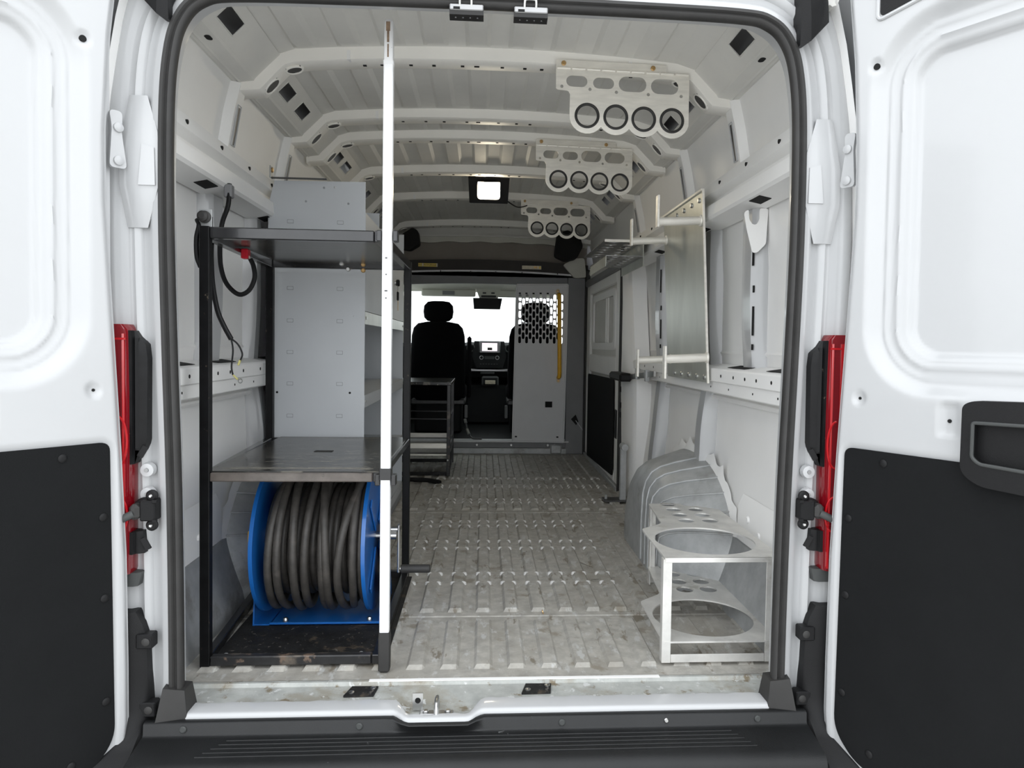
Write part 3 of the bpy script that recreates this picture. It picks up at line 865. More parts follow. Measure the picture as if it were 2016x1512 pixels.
def bcorner(s, lab):
    t = thing('bumper_corner', lab, 'bumper corner', (s * .85, -.05, -.2))
    X = lambda a: s * a
    def ring(z, a, y):
        return [(X(a), .02, z), (X(a), -.012, z), (X(a + .014), y + .01, z), (X(a + .05), y, z), (X(.97), y - .02, z), (X(.97), .02, z)]
    MB().loft([ring(.255, .862, -.03), ring(.225, .846, -.03), ring(.19, .836, -.03), ring(.10, .834, -.03), ring(.02, .830, -.035), ring(-.03, .826, -.05), ring(-.06, .828, -.085), ring(-.10, .836, -.14), ring(-.16, .842, -.17), ring(-.36, .845, -.18)]).build('corner_cover', 'black_plastic', t, smooth=40)
    for z, x in ((.185, .826), (.015, .820)):
        tb = MB().box(X(x - .010), X(x + .030), -.026, .006, z - .018, z + .018, .003).build('fixing_tab', 'black_plastic', t)
        bolt((X(x + .006), -.025, z), (0, -1, 0), .010, .004, 'tab_bolt', 'rubber', tb, 14)
bcorner(-1, 'black plastic bumper corner below the lamp on the hose reel side')
bcorner(1, 'black plastic bumper corner below the lamp on the floor rack side')

# hardware on the sill --------------------------------------------------
def pad(x0, lab):
    t = thing('sill_pad', lab, 'pad', (x0 + .038, .085, -.003))
    MB().add([(x0 - .008, .060, -.004), (x0 + .070, .062, -.004), (x0 + .076, .110, -.004), (x0 + .006, .112, -.004), (x0 - .008, .060, .001), (x0 + .070, .062, .001), (x0 + .076, .110, .001), (x0 + .006, .112, .001)],
             [(0, 1, 2, 3), (4, 5, 6, 7), (0, 1, 5, 4), (1, 2, 6, 5), (2, 3, 7, 6), (3, 0, 4, 7)]).build('pad_plate', 'black_mat', t)
    bolt((x0 + .010, .077, .001), (0, 0, 1), .008, .003, 'pad_screw', 'steel', t)
    bolt((x0 + .064, .098, .001), (0, 0, 1), .008, .003, 'pad_screw', 'steel', t)
pad(-.362, 'black rubber buffer pad on the sill next to the white pole')
pad(.106, 'black rubber buffer pad on the sill in line with the partition side')
st = thing('door_striker', 'small zinc door striker loop bolted in the sill notch', 'striker', (-.122, -.005, -.018))
MB().box(-.165, -.080, -.016, .006, -.018, -.0125, .002).build('base_plate', 'silver_dark', st)
MB().tube(catmull([(-.122, .022, -.012), (-.122, .020, .012), (-.122, .0, .018), (-.122, -.024, .014), (-.122, -.032, -.014)], 5), .006, 10).build('loop', 'steel', st)
for x in (-.150, -.094):
    bolt((x, -.004, -.0125), (0, 0, 1), .008, .005, 'striker_bolt', 'steel', st)
sb = thing('zinc_bracket', 'small upright zinc tab with a hole beside the striker', 'bracket', (-.17, .0, -.016))
MB().plate([(-.184, -.012), (-.158, -.012), (-.158, .032), (-.184, .032)], [circ(-.171, .013, .0075, 14)], .003, Mxz(.004)).build('tab', 'steel', sb)
MB().box(-.178, -.164, .008, .010, .002, .024).build('tab_back', 'void', sb)

# strikers at the top of the opening
for x0, lab in ((-.108, 'black top latch striker with a wire loop, the one nearer the white pole'), (.051, 'black top latch striker with a wire loop, the one nearer the pipe hangers')):
    t = thing('latch_striker', lab, 'latch', (x0 + .04, .0, 1.74))
    MB().ext([(x0, -.02, 1.755), (x0, -.012, 1.738), (x0, .012, 1.733), (x0, .03, 1.742), (x0, .03, 1.760), (x0, -.016, 1.762)], (.084, 0, 0)).build('striker_body', 'black_steel', t)
    MB().box(x0 + .001, x0 + .083, -.022, -.018, 1.745, 1.760, .002).build('striker_face', 'silver_dark', t)
    MB().box(x0 + .010, x0 + .026, -.0235, -.0215, 1.7465, 1.752).build('striker_slot', 'void', t)
    MB().tube(catmull([(x0 + .026, -.018, 1.752), (x0 + .026, -.026, 1.768), (x0 + .030, -.028, 1.774), (x0 + .050, -.028, 1.774), (x0 + .054, -.026, 1.768), (x0 + .054, -.018, 1.752)], 4), .0032, 8).build('wire_loop', 'steel', t)
    for k in range(4):
        bolt((x0 + .015 + .018 * k, .0, 1.7355), (0, 0, -1), .0022, .001, 'rivet', 'silver_dark', t, 8)

# ================================================================== CAB AND BULKHEAD
# sliding door on the right wall
d3 = struct('door_3', 'white inside of the sliding side door with a black lower board', (.9, 3.3, 0), 'door')
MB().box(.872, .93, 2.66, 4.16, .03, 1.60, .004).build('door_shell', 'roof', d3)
for (y0, y1, z0, z1) in ((2.66, 2.82, .03, 1.42), (3.96, 4.14, .03, 1.42), (2.82, 3.96, .72, .86), (2.82, 3.96, 1.34, 1.42), (2.82, 3.96, .03, .10)):
    MB().box(.850, .874, y0, y1, z0, z1, .008).build('door_frame', 'white_in', d3)
MB().plate(rpoly([(2.90, .90), (3.90, .90), (3.90, 1.32), (2.90, 1.32)], .06, 6), [rpoly([(2.96, .95), (3.84, .95), (3.84, 1.27), (2.96, 1.27)], .05, 6)], .012, Myz(.858)).build('window_pressing', 'white_in', d3)
for y in (3.2, 3.28):
    MB().box(.862, .874, y, y + .025, .93, 1.29, .006).build('pressing_bead', 'white_in', d3)
MB().plate(rpoly([(2.83, .07), (3.98, .03), (3.98, .70), (2.83, .71)], .03, 4), [], .006, Myz(.842)).build('lower_board', 'panel_black', d3)
MB().box(.846, .90, 2.72, 2.80, .32, .52, .01).build('door_lock', 'black_plastic', d3)
MB().box(.835, .88, 4.13, 4.20, .0, 1.56, .008).build('door_gasket', 'rubber', d3)
MB().box(.840, .875, 2.632, 2.657, .0, 1.56, .004).build('door_gasket', 'rubber', d3)
MB().box(.835, .90, 2.62, 4.16, 1.415, 1.47, .01).build('top_track', 'cab_grey', d3)
MB().box(.835, .90, 2.66, 4.16, .0, .03, .004).build('bottom_track', 'zinc', d3)
# pillar between the sliding door and the cargo wall
tr3 = struct('trim_3', 'white pillar between the sliding door and the cargo wall', (.88, 2.45, 0), 'pillar')
rings = []
for z, xi, a, b in ((0, .868, 2.30, 2.63), (.25, .86, 2.28, 2.63), (.55, .852, 2.26, 2.63), (.74, .848, 2.25, 2.63), (.9, .850, 2.32, 2.63), (1.2, .850, 2.40, 2.63), (1.42, .845, 2.44, 2.63)):
    rings.append([(.95, a - .03, z), (xi + .02, a - .01, z), (xi, a + .02, z), (xi, b - .02, z), (xi + .02, b, z), (.95, b, z)])
MB().loft(rings).build('pillar_skin', 'white_in', tr3, smooth=40)
MB().box(.846, .852, 2.44, 2.50, .03, .06, .001).build('pillar_hole', 'void', tr3)
for z in (.66, .56, .50):
    MB().box(.843, .852, 2.60, 2.62, z - .02, z + .015, .001).build('pillar_hole', 'void', tr3)
# bulkhead step, floor of the cab, cab shell
tr4 = struct('trim_4', 'galvanised bulkhead step across the front of the cargo floor', (0, 4.25, 0), 'step')
MB().box(-.90, .70, 4.20, 4.235, 0, .050, .004).build('step_riser', 'zinc', tr4)
MB().box(-.90, .72, 4.215, 4.26, .050, .098, .004).build('step_face', 'cab_grey', tr4)
MB().box(-.90, .72, 4.195, 4.33, .098, .112, .003).build('step_top', 'partition', tr4)
for x in (-.06, .23, .54, .60):
    bolt((x, 4.214, .075), (0, -1, 0), .011, .008, 'step_bolt', 'steel', tr4)
MB().box(.56, .66, 4.19, 4.216, .0, .085, .02).build('step_bracket', 'zinc', tr4)
cf = stag(MB().grid(2, 2, lambda i, j: (-.95 + 1.9 * i, 4.23 + 1.8 * j, .09)).build('floor_cab', 'dash'), 'dark rubber floor of the driver cab', 'floor')
wcl = struct('wall_front', 'dark inner shell of the driver cab', (0, 5.2, 0), 'wall')
for s in (-1, 1):
    MB().plate([(4.22, 0), (6.3, 0), (6.3, 1.0), (5.75, 1.55), (4.22, 1.62)], [rpoly([(4.62, .92), (5.95, .92), (5.60, 1.42), (4.62, 1.45)], .05, 4)], .03, Myz(s * .955 - .015)).build('cab_side', 'cab_grey', wcl)
    MB().plate(rpoly([(4.62, .92), (5.95, .92), (5.60, 1.42), (4.62, 1.45)], .05, 4), [], .004, Myz(s * .955)).build('side_glass', 'glass', wcl)
    MB().bar((s * .90, 6.12, .94), (s * .86, 5.45, 1.47), .07, .09, .01).build('front_pillar', 'headliner_light', wcl)
MB().box(-.95, .95, 6.0, 6.05, -.05, .80).build('firewall', 'dash', wcl)
MB().loft([[(-.95, 4.24, 1.50), (.95, 4.24, 1.50), (.95, 4.24, 1.54), (-.95, 4.24, 1.54)], [(-.95, 4.9, 1.53), (.95, 4.9, 1.53), (.95, 4.9, 1.57), (-.95, 4.9, 1.57)], [(-.95, 5.50, 1.455), (.95, 5.50, 1.455), (.95, 5.50, 1.50), (-.95, 5.50, 1.50)]]).build('cab_headliner', 'headliner_light', wcl, smooth=60)
w1 = stag(MB().add([(-.90, 6.12, .92), (.90, 6.12, .92), (.86, 5.46, 1.465), (-.86, 5.46, 1.465)], [(0, 1, 2, 3)]).build('window_1', 'glass'), 'wide clear windscreen of the van', 'windscreen')
# overhead shelf above the cab opening
tr5 = struct('trim_5', 'brown-grey fabric overhead shelf above the cab opening', (0, 4.25, 1.6), 'overhead shelf')
def arch_strip(za, zb, y, mat, nm, drop=.02, x0=-.86, x1=.86, th=.03, wav=0):
    rings = []
    for k in range(33):
        x = x0 + (x1 - x0) * k / 32
        dz = -drop * (x / .85) ** 2
        wv = wav * (0.5 + .5 * math.cos(k * PI / 2.5))
        rings.append([(x, y, za + dz + wv), (x, y, zb + dz), (x, y + th, zb + dz), (x, y + th, za + dz + wv)])
    return MB().loft(rings).build(nm, mat, tr5, smooth=40)
arch_strip(1.785, 1.835, 4.255, 'headliner_light', 'roof_lining_edge', .03, th=.02, wav=.010)
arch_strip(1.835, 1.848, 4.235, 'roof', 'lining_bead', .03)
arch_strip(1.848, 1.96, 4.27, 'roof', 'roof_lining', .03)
arch_strip(1.63, 1.80, 4.28, 'headliner', 'fabric_face', .03)
arch_strip(1.545, 1.635, 4.19, 'lip_dark', 'shelf_lip', .03, th=.12)
arch_strip(1.533, 1.547, 4.185, 'partition', 'lip_trim', .03, th=.02)
arch_strip(1.44, 1.54, 4.24, 'cab_grey', 'lower_header', .03)
for x in (-.38, -.13, .08, .30, .60):
    MB().box(x - .004, x + .004, 4.181, 4.187, 1.522, 1.538, .001).build('trim_clip', 'dash_grey', tr5)
# right hand dark side lining next to the partition
MB().box(.69, .86, 4.20, 4.24, 0, 1.50, .005).build('side_lining', 'cab_grey', tr5)
MB().box(-.93, -.80, 4.20, 4.24, 0, 1.50, .005).build('side_lining', 'cab_grey', tr5)
MB().add([(.735, 4.199, .30), (.775, 4.199, .34), (.80, 4.199, .28), (.78, 4.199, .25)], [(0, 1, 2, 3)]).build('lining_tear', 'void', tr5)
MB().bar((.775, 4.194, .29), (.835, 4.19, .21), .035, .006).build('lining_latch', 'silver_dark', tr5)
# corner covers
def lump(nm, pts, mat, lab, cat, sc_=.06, grp=None):
    rings = []
    for (x, y, z, rx_, rz_) in pts:
        rings.append([(x + rx_ * math.cos(a) * (1 + .12 * math.sin(3 * a + x * 9)), y + .35 * rx_ * math.sin(a), z + rz_ * math.sin(a) * (1 + .1 * math.cos(2 * a))) for a in [2 * PI * k / 14 for k in range(14)]])
    return tag(MB().loft(rings).build(nm, mat, smooth=60), lab, cat, grp)
def wedge(nm, mat, lab, cat, pts, th, y):
    return tag(MB().ext([(x, y, z) for x, z in rpoly(pts, .02, 3)], (0, th, 0)).build(nm, mat, smooth=40), lab, cat)
wedge('corner_cover', 'foam', 'black foam corner cover hanging above the partition side', 'cover', [(.56, 1.66), (.58, 1.84), (.66, 1.87), (.76, 1.83), (.79, 1.74), (.74, 1.64), (.65, 1.62)], .12, 4.02)
wedge('corner_cover', 'foam', 'black foam corner cover above the driver side behind the pole', 'cover', [(-.72, 1.78), (-.60, 1.86), (-.555, 1.84), (-.54, 1.73), (-.62, 1.68), (-.74, 1.70)], .12, 4.02)
wedge('duct_piece', 'headliner_light', 'pale moulded plastic piece under the black foam cover', 'duct', [(.64, 1.60), (.74, 1.655), (.82, 1.66), (.84, 1.50), (.74, 1.49)], .035, 4.145)
# warning stickers with print
def text(nm, s, size, loc, rot, mat, parent=None):
    c = bpy.data.curves.new(nm, 'FONT'); c.body = s; c.size = size; c.extrude = .0004
    c.align_x = 'CENTER'; c.align_y = 'CENTER'
    t = bpy.data.objects.new(nm, c); COL.objects.link(t)
    me = bpy.data.meshes.new_from_object(t.evaluated_get(bpy.context.evaluated_depsgraph_get()))
    bpy.data.objects.remove(t)
    o = bpy.data.objects.new(nm, me); COL.objects.link(o)
    M = Matrix.Translation(loc) @ rot
    if parent is not None:
        o.parent = parent; M = MW[parent.name].inverted() @ M
    o.matrix_local = M if parent is None else M
    me.materials.clear(); me.materials.append(MATS[mat])
    MW[o.name] = Matrix.Translation(loc)
    return o
RX90 = Matrix.Rotation(PI / 2, 4, 'X')
s1 = thing('warning_sticker', 'yellow sticker with black print on the overhead shelf lip, driver side', 'sticker', (-.485, 4.188, 1.58))
MB().box(-.565, -.405, 4.1875, 4.1895, 1.567, 1.595).build('sticker_paper', 'sticker', s1)
for x0_, x1_ in ((-.533, -.522), (-.415, -.405)):
    MB().box(x0_, x1_, 4.1865, 4.1876, 1.567, 1.595).build('sticker_panel', 'sticker_white', s1)
text('print', 'IN STORAGE', .0185, (-.4685, 4.187, 1.581), RX90, 'ink', s1)
text('print', 'FILE', .016, (-.549, 4.187, 1.581), RX90, 'ink', s1)
s2 = thing('warning_sticker', 'pale worn sticker with faint print on the overhead shelf lip above the partition', 'sticker', (.38, 4.188, 1.58))
MB().box(.30, .462, 4.1875, 4.1895, 1.562, 1.592).build('sticker_paper', 'sticker_white', s2)
MB().box(.398, .428, 4.1865, 4.1876, 1.572, 1.586).build('sticker_panel', 'brass', s2)
MB().box(.442, .458, 4.1865, 4.1876, 1.568, 1.586).build('sticker_panel', 'sticker', s2)

# partition panel with oblong perforations -------------------------
pt = thing('partition_panel', 'grey steel cab partition panel with oblong perforations', 'partition', (.46, 4.19, .11))
hol = []
for c in range(13):
    x = .288 + .0293 * c
    for r_ in range(6):
        z = 1.325 - .0712 * r_ - (.0356 if c % 2 else 0)
        if z > .95:
            hol.append(slot(x, z, .0235, .059, 5))
MB().plate(rpoly([(.240, .112), (.672, .105), (.690, 1.440), (.258, 1.432)], .006, 2), hol, .004, Mxz(4.190)).build('perforated_sheet', 'partition', pt, smooth=0)
for a, b in (((.240, .112), (.672, .105)), ((.672, .105), (.690, 1.44)), ((.690, 1.44), (.258, 1.432)), ((.258, 1.432), (.240, .112))):
    MB().bar((a[0], 4.188, a[1]), (b[0], 4.188, b[1]), .014, .012, .002, (0, 1, 0)).build('panel_flange', 'partition', pt)
MB().box(.512, .572, 4.1885, 4.192, .400, .450).build('panel_cutout', 'void', pt)
for x, z in ((.268, .150), (.620, .148), (.285, 1.36), (.34, 1.36), (.40, 1.36), (.46, 1.362), (.52, 1.362)):
    MB().box(x - .009, x + .009, 4.188, 4.191, z - .006, z + .006).build('panel_hole', 'void', pt)
gh = thing('grab_handle', 'yellow tubular grab handle bolted to the grey partition', 'handle', (.63, 4.17, .64))
MB().tube(catmull([(.612, 4.185, 1.352), (.612, 4.150, 1.345), (.613, 4.135, 1.32), (.619, 4.135, 1.0), (.624, 4.135, .70), (.622, 4.150, .665), (.621, 4.185, .655)], 6), .017, 14).build('grip', 'yellow', gh)
for x, z in ((.604, 1.372), (.620, .640)):
    f = MB().plate(slot(x, z, .034, .062), [], .005, Mxz(4.178)).build('foot_plate', 'beige_metal', gh)
    bolt((x, 4.177, z + (.01 if z > 1 else -.012)), (0, -1, 0), .009, .006, 'foot_bolt', 'brass', f)

# seats ------------------------------------------------------------
def seat(cx, lab, arm):
    t = thing('cab_seat', lab, 'seat', (cx, 4.9, .09))
    def rr(w, y, th, z, n=20, e=3.0):
        out = []
        for k in range(n):
            a = 2 * PI * k / n
            out.append((cx + w * math.copysign(abs(math.cos(a)) ** (2 / e), math.cos(a)), y + th * math.copysign(abs(math.sin(a)) ** (2 / e), math.sin(a)), z))
        return out
    MB().loft([rr(.20, 4.86, .05, .40), rr(.245, 4.86, .07, .45), rr(.255, 4.84, .08, .65), rr(.25, 4.82, .08, .85), rr(.243, 4.80, .075, 1.0), rr(.225, 4.79, .07, 1.07), rr(.185, 4.785, .06, 1.112), rr(.10, 4.785, .04, 1.128)]).build('backrest', 'fabric', t, smooth=60)
    MB().loft([rr(.06, 4.80, .03, 1.128), rr(.10, 4.80, .05, 1.135), rr(.130, 4.80, .06, 1.165), rr(.138, 4.80, .065, 1.22), rr(.132, 4.80, .065, 1.275), rr(.10, 4.80, .055, 1.310), rr(.05, 4.80, .03, 1.318)]).build('headrest', 'fabric', t, smooth=60)
    for s in (-1, 1):
        MB().cyl((cx + s * .072, 4.80, 1.10), (cx + s * .072, 4.80, 1.16), .007).build('headrest_rod', 'steel', t)
    MB().loft([rr(.24, 5.10, .22, .40), rr(.26, 5.10, .25, .44), rr(.26, 5.10, .25, .52), rr(.23, 5.10, .22, .56)]).build('cushion', 'fabric', t, smooth=60)
    MB().box(cx - .22, cx + .22, 4.88, 5.30, .09, .38, .02).build('seat_base', 'dash', t)
    MB().box(cx - .25, cx + .25, 4.84, 5.32, .36, .41, .01).build('seat_rail', 'dark_metal', t)
    if arm:
        MB().box(cx + .265, cx + .305, 4.86, 4.92, .42, 1.0, .018).build('armrest', 'fabric', t)
    for s in (-1, 1):
        MB().box(cx + s * .262 - .014, cx + s * .262 + .014, 4.80, 4.84, .24, .36, .006).build('seat_lever', 'cab_grey', t)
seat(-.432, 'black fabric driver seat with folded armrest and headrest', True)
seat(.465, 'black fabric passenger seat behind the perforated partition', False)
bk = thing('belt_buckle', 'loose seat belt with chrome buckle on the cab floor edge', 'seat belt', (-.12, 4.28, .11))
MB().tube(catmull([(-.165, 4.40, .26), (-.150, 4.36, .20), (-.128, 4.31, .15), (-.10, 4.28, .122), (-.02, 4.27, .116)], 5), .008, 8).build('webbing', 'dark_metal', bk)
MB().bar((-.150, 4.35, .195), (-.130, 4.31, .150), .024, .014, .004).build('buckle', 'steel', bk)
MB().bar((-.170, 4.405, .275), (-.160, 4.385, .240), .026, .012, .003).build('tongue', 'silver_dark', bk)

# dashboard --------------------------------------------------------
db = thing('dashboard', 'dark grey dashboard spanning below the windscreen', 'dashboard', (0, 5.7, .4))
rings = []
for x in (-.93, -.5, -.28, -.16, .26, .40, .93):
    tz = .945 if -.2 < x < .3 else .925
    rings.append([(x, 6.0, tz), (x, 5.66, tz + .005), (x, 5.60, tz - .03), (x, 5.62, .74), (x, 5.70, .58), (x, 6.0, .5)])
MB().loft(rings).build('dash_body', 'dash', db, smooth=40)
st_ = MB().loft([[(-.11, 5.60, .96), (.20, 5.60, .96), (.20, 5.72, .96), (-.11, 5.72, .96)], [(-.13, 5.55, .80), (.22, 5.55, .80), (.22, 5.72, .80), (-.13, 5.72, .80)], [(-.09, 5.53, .685), (.185, 5.53, .685), (.185, 5.72, .685), (-.09, 5.72, .685)]]).build('centre_stack', 'dash', db)
MB().box(-.15, .245, 5.56, 5.70, .645, .672, .006).build('stack_shelf', 'silver_dark', db)
sc1 = MB().box(-.060, .160, 5.53, 5.57, .832, .962, .01).build('screen_bezel', 'black_steel', db)
MB().box(-.030, .126, 5.526, 5.531, .858, .940).build('display', 'screen_glow', sc1)
MB().add([(-.005, 5.5255, .862), (.10, 5.5255, .862), (.115, 5.5255, .915), (.07, 5.5255, .93), (.02, 5.5255, .925), (-.012, 5.5255, .90)], [(0, 1, 2, 3, 4, 5)]).build('display_picture', 'screen_bright', sc1)
MB().box(.025, .075, 5.5245, 5.5252, .866, .895).build('display_car', 'dash_grey', sc1)
for x in (-.035, .128):
    MB().lathe([(.022, 0), (.022, .012), (.018, .018)], 20, Matrix(((1, 0, 0, x), (0, 0, -1, 5.555), (0, 1, 0, .790), (0, 0, 0, 1)))).build('knob', 'silver_dark', db)
    MB().lathe([(.015, 0), (.014, .008)], 16, Matrix(((1, 0, 0, x), (0, 0, -1, 5.538), (0, 1, 0, .790), (0, 0, 0, 1)))).build('knob_cap', 'dash', db)
MB().box(-.005, .10, 5.545, 5.556, .772, .805, .003).build('radio_slot', 'dash_grey', db)
for k in range(7):
    MB().box(-.05 + .028 * k, -.034 + .028 * k, 5.528, 5.54, .72, .728).build('switch', 'dash_grey', db)
MB().box(-.045, .10, 5.53, 5.56, .62, .645, .004).build('tray', 'dash_grey', db)
for s, x in ((-1, -.145), (1, .245)):
    MB().torus((0, 0, 0), .036, .009, 20, 8, Matrix(((1, 0, 0, x), (0, 0, -1, 5.585), (0, 1, 0, .885), (0, 0, 0, 1)))).build('air_vent', 'dash_grey', db)
cn = MB().box(-.03, .145, 5.48, 5.60, .50, .60, .015).build('lower_console', 'dash_grey', db)
MB().box(-.012, .127, 5.476, 5.484, .515, .585, .006).build('console_pocket', 'dash', cn)
MB().box(.005, .11, 5.470, 5.478, .52, .56, .003).build('console_card', 'sticker_white', cn)
MB().box(-.20, .28, 5.60, 5.98, .09, .50, .03).build('console_tunnel', 'dash', db)
# steering wheel
sw = thing('steering_wheel', 'black steering wheel in front of the driver seat', 'steering wheel', (-.43, 5.45, .80))
MS = Matrix.Translation((-.43, 5.45, .82)) @ Matrix.Rotation(math.radians(62), 4, 'X')
MB().torus((0, 0, 0), .185, .015, 40, 10, MS).build('rim', 'black_plastic', sw)
mb = MB()
for a in (0, PI, -PI / 2):
    mb.bar(MS @ Vector((0, 0, 0)), MS @ Vector((.18 * math.cos(a), .18 * math.sin(a), 0)), .035, .015)
mb.build('spokes', 'black_plastic', sw)
MB().lathe([(.06, -.02), (.065, .0), (.05, .02)], 20, MS).build('hub', 'black_plastic', sw)
# visors and mirror
for x0, x1, lab in ((-.64, -.10, 'pale fabric sun visor above the driver side of the windscreen'), (.12, .66, 'pale fabric sun visor above the passenger side of the windscreen')):
    v = thing('sun_visor', lab, 'sun visor', ((x0 + x1) / 2, 5.38, 1.42))
    MB().box(x0, x1, 5.36, 5.385, 1.400, 1.475, .012).build('visor_pad', 'headliner_light', v)
    MB().box((x0 + x1) / 2 - .06, (x0 + x1) / 2 + .06, 5.356, 5.361, 1.415, 1.455).build('visor_label', 'cab_grey', v)
rm = thing('overhead_console', 'grey overhead console with a dark inner mirror under it', 'console', (.04, 5.3, 1.40))
MB().loft([[(-.10, 5.34, 1.50), (.16, 5.34, 1.50), (.16, 5.45, 1.50), (-.10, 5.45, 1.50)], [(-.075, 5.32, 1.42), (.135, 5.32, 1.42), (.135, 5.42, 1.42), (-.075, 5.42, 1.42)], [(-.06, 5.33, 1.385), (.12, 5.33, 1.385), (.12, 5.40, 1.385), (-.06, 5.40, 1.385)]]).build('console_body', 'headliner_light', rm, smooth=40)
for x in (-.03, .055):
    MB().box(x, x + .035, 5.315, 5.33, 1.43, 1.445, .002).build('console_button', 'dash_grey', rm)
MB().box(-.045, .105, 5.312, 5.33, 1.395, 1.415, .004).build('console_lamp', 'dash_grey', rm)
MB().loft([[(-.125, 5.28, 1.385), (.165, 5.28, 1.385), (.165, 5.31, 1.385), (-.125, 5.31, 1.385)], [(-.115, 5.27, 1.275), (.145, 5.27, 1.275), (.145, 5.30, 1.275), (-.115, 5.30, 1.275)]]).build('mirror', 'black_plastic', rm)

# ================================================================== CARGO THINGS
# black steel rack -------------------------------------------------
rk = thing('steel_rack', 'black square-tube steel rack with two shelves over the hose reel', 'rack', (-.55, .61, .009))
X0, X1, Y0, Y1 = -.800, -.296, .222, 1.00
XB0 = -.845
T = .027
posts = [(X0, Y0), (XB0, Y1 - T), (X1 - T, Y1 - T)]     # the white pole carries the fourth corner
for (x, y) in posts:
    MB().box(x, x + T, y, y + T, .006, 1.242, .002).build('post', 'black_post', rk)
for z0, z1, m in ((.009, .036, 'black_worn'), (.532, .557, 'rail_worn_sheen'), (1.208, 1.240, 'black_steel')):
    MB().box(X0 + T, X1 - T, Y0 + .002, Y0 + T, z0, z1, .003).build('rail', m, rk)
    MB().box(XB0 + T, X1 - T, Y1 - T, Y1 - .002, z0, z1, .002).build('rail', 'black_steel', rk)
    MB().box(X1 - T + .001, X1 - .001, Y0 + .002, Y1 - T, z0, z1, .002).build('rail', 'black_steel', rk)
    MB().bar((X0 + T / 2, Y0 + T, (z0 + z1) / 2), (XB0 + T / 2, Y1 - T, (z0 + z1) / 2), T - .002, z1 - z0, .002).build('rail', 'black_steel', rk)
MB().box(X0 + .01, X1 - .01, Y0 + .015, Y1 - .012, .5565, .5600, .0005).build('shelf_sheet', 'black_sheet', rk)
MB().box(X0 + .01, X1 - .01, Y0 + .02, Y1 - .02, 1.226, 1.230, .0005).build('top_sheet', 'black_sheet', rk)
MB().box(X0 + .02, -.283, Y0 + T + .002, Y1 - .02, .0105, .0140, .0005).build('base_sheet', 'black_mat', rk)
for x, y in ((X0 + .055, Y0 + .05), (-.36, Y0 + .05), (-.42, .92)):
    b_ = MB().lathe([(.016, 0), (.016, .003), (.009, .004)], 16, Matrix.Translation((x, y, .014))).build('base_washer', 'zinc', rk)
    MB().lathe([(.008, 0), (.008, .006), (.005, .008)], 6, Matrix.Translation((x, y, .017))).build('base_bolt', 'zinc', b_)
# mesh of bolts on the back top rail
for x, z, m in ((-.478, 1.225, 'brass'), (-.478, 1.203, 'brass'), (-.56, 1.226, 'steel'), (-.535, 1.206, 'steel')):
    bolt((x, Y1 - T, z), (0, -1, 0), .009, .008, 'rail_bolt', m, rk)
MB().box(-.575, -.515, .60, .63, .5598, .5612, .0003).build('sheet_stamp', 'black_mat', rk)
pm('scuff', (.20, .185, .155), .4, var=.5, vs=60, stretch=(1, 6, 1))
for x0_, x1_, y_, w_ in ((-.76, -.33, .283, .006), (-.74, -.55, .300, .004), (-.52, -.34, .297, .005), (-.80, -.36, .955, .004), (-.66, -.46, .41, .0018)):
    rnd = random.Random(int(y_ * 1000))
    up_ = []; dn_ = []
    for k in range(25):
        x = x0_ + (x1_ - x0_) * k / 24
        up_.append((x, y_ + w_ * rnd.uniform(.1, 1.0))); dn_.append((x, y_ - w_ * rnd.uniform(.1, 1.0)))
    MB().plate(up_ + dn_[::-1], [], .0003, Mxy(.5600)).build('paint_scuff', 'scuff', rk)
# ball stud plate on the rack corner
kb = thing('ball_stud', 'black rubber knob on a small grey plate atop the rack corner', 'knob', (-.785, .24, 1.242))
MB().box(-.806, -.771, .238, .242, 1.241, 1.290, .001).build('stud_plate', 'zinc', kb)
MB().lathe([(.008, 0), (.017, .002), (.017, .007), (.011, .010), (.0145, .016), (.0145, .022), (.008, .028)], 20, Matrix(((1, 0, 0, -.789), (0, 0, -1, .238), (0, 1, 0, 1.268), (0, 0, 0, 1)))).build('rubber_knob', 'rubber', kb)
tg = tag(MB().tube(catmull([(-.815, .25, 1.262), (-.806, .24, 1.245), (-.813, .24, 1.21), (-.812, .24, 1.16), (-.802, .24, 1.13)], 5), .007, 8).build('cable_tie', 'cable'), 'short black cable loop taped to the rack corner post', 'cable')

# white pole -------------------------------------------------------
pl = thing('pole', 'tall white painted metal pole standing at the rack corner', 'pole', (-.2825, .2, 0))
def rsq(z, w, r=.005, cx=-.2825, cy=.198):
    return [(cx + a, cy + b, z) for a, b in rpoly([(-w, -w), (w, -w), (w, w), (-w, w)], r, 4)]
PW = .0136
MB().loft([rsq(.115, PW), rsq(1.69, PW)]).build('shaft', 'pole', pl, smooth=40)
MB().loft([rsq(1.69, PW * .93), rsq(1.800, PW * .93), rsq(1.808, PW * .7)]).build('shaft_top', 'pole', pl, smooth=40)
MB().loft([rsq(1.686, PW * 1.06), rsq(1.697, PW * 1.06)]).build('collar', 'pole', pl, smooth=40)
mb = MB()
for z0, z1, w in ((1.775, 1.80, .0055), (1.745, 1.775, .003), (1.705, 1.74, .002)):
    mb.box(-.2835 - w, -.2835 + w, .1845, .1856, z0, z1)
mb.build('rust_streak', 'rust', pl)
MB().loft([rsq(.002, PW * .8), rsq(.008, PW * 1.18), rsq(.10, PW * 1.2), rsq(.116, PW * 1.12)]).build('rubber_foot', 'rubber', pl, smooth=40)
MB().loft([rsq(.546, PW * 1.25), rsq(.578, PW * 1.25)]).build('tape_band', 'black_steel', pl, smooth=40)
for z in (.545, 1.222):
    for s in (-1, 1):
        MB().box(-.2825 + s * .0155, -.2825 + s * .029, .186, .218, z - .016, z + .014, .002).build('clamp', 'black_steel', pl)
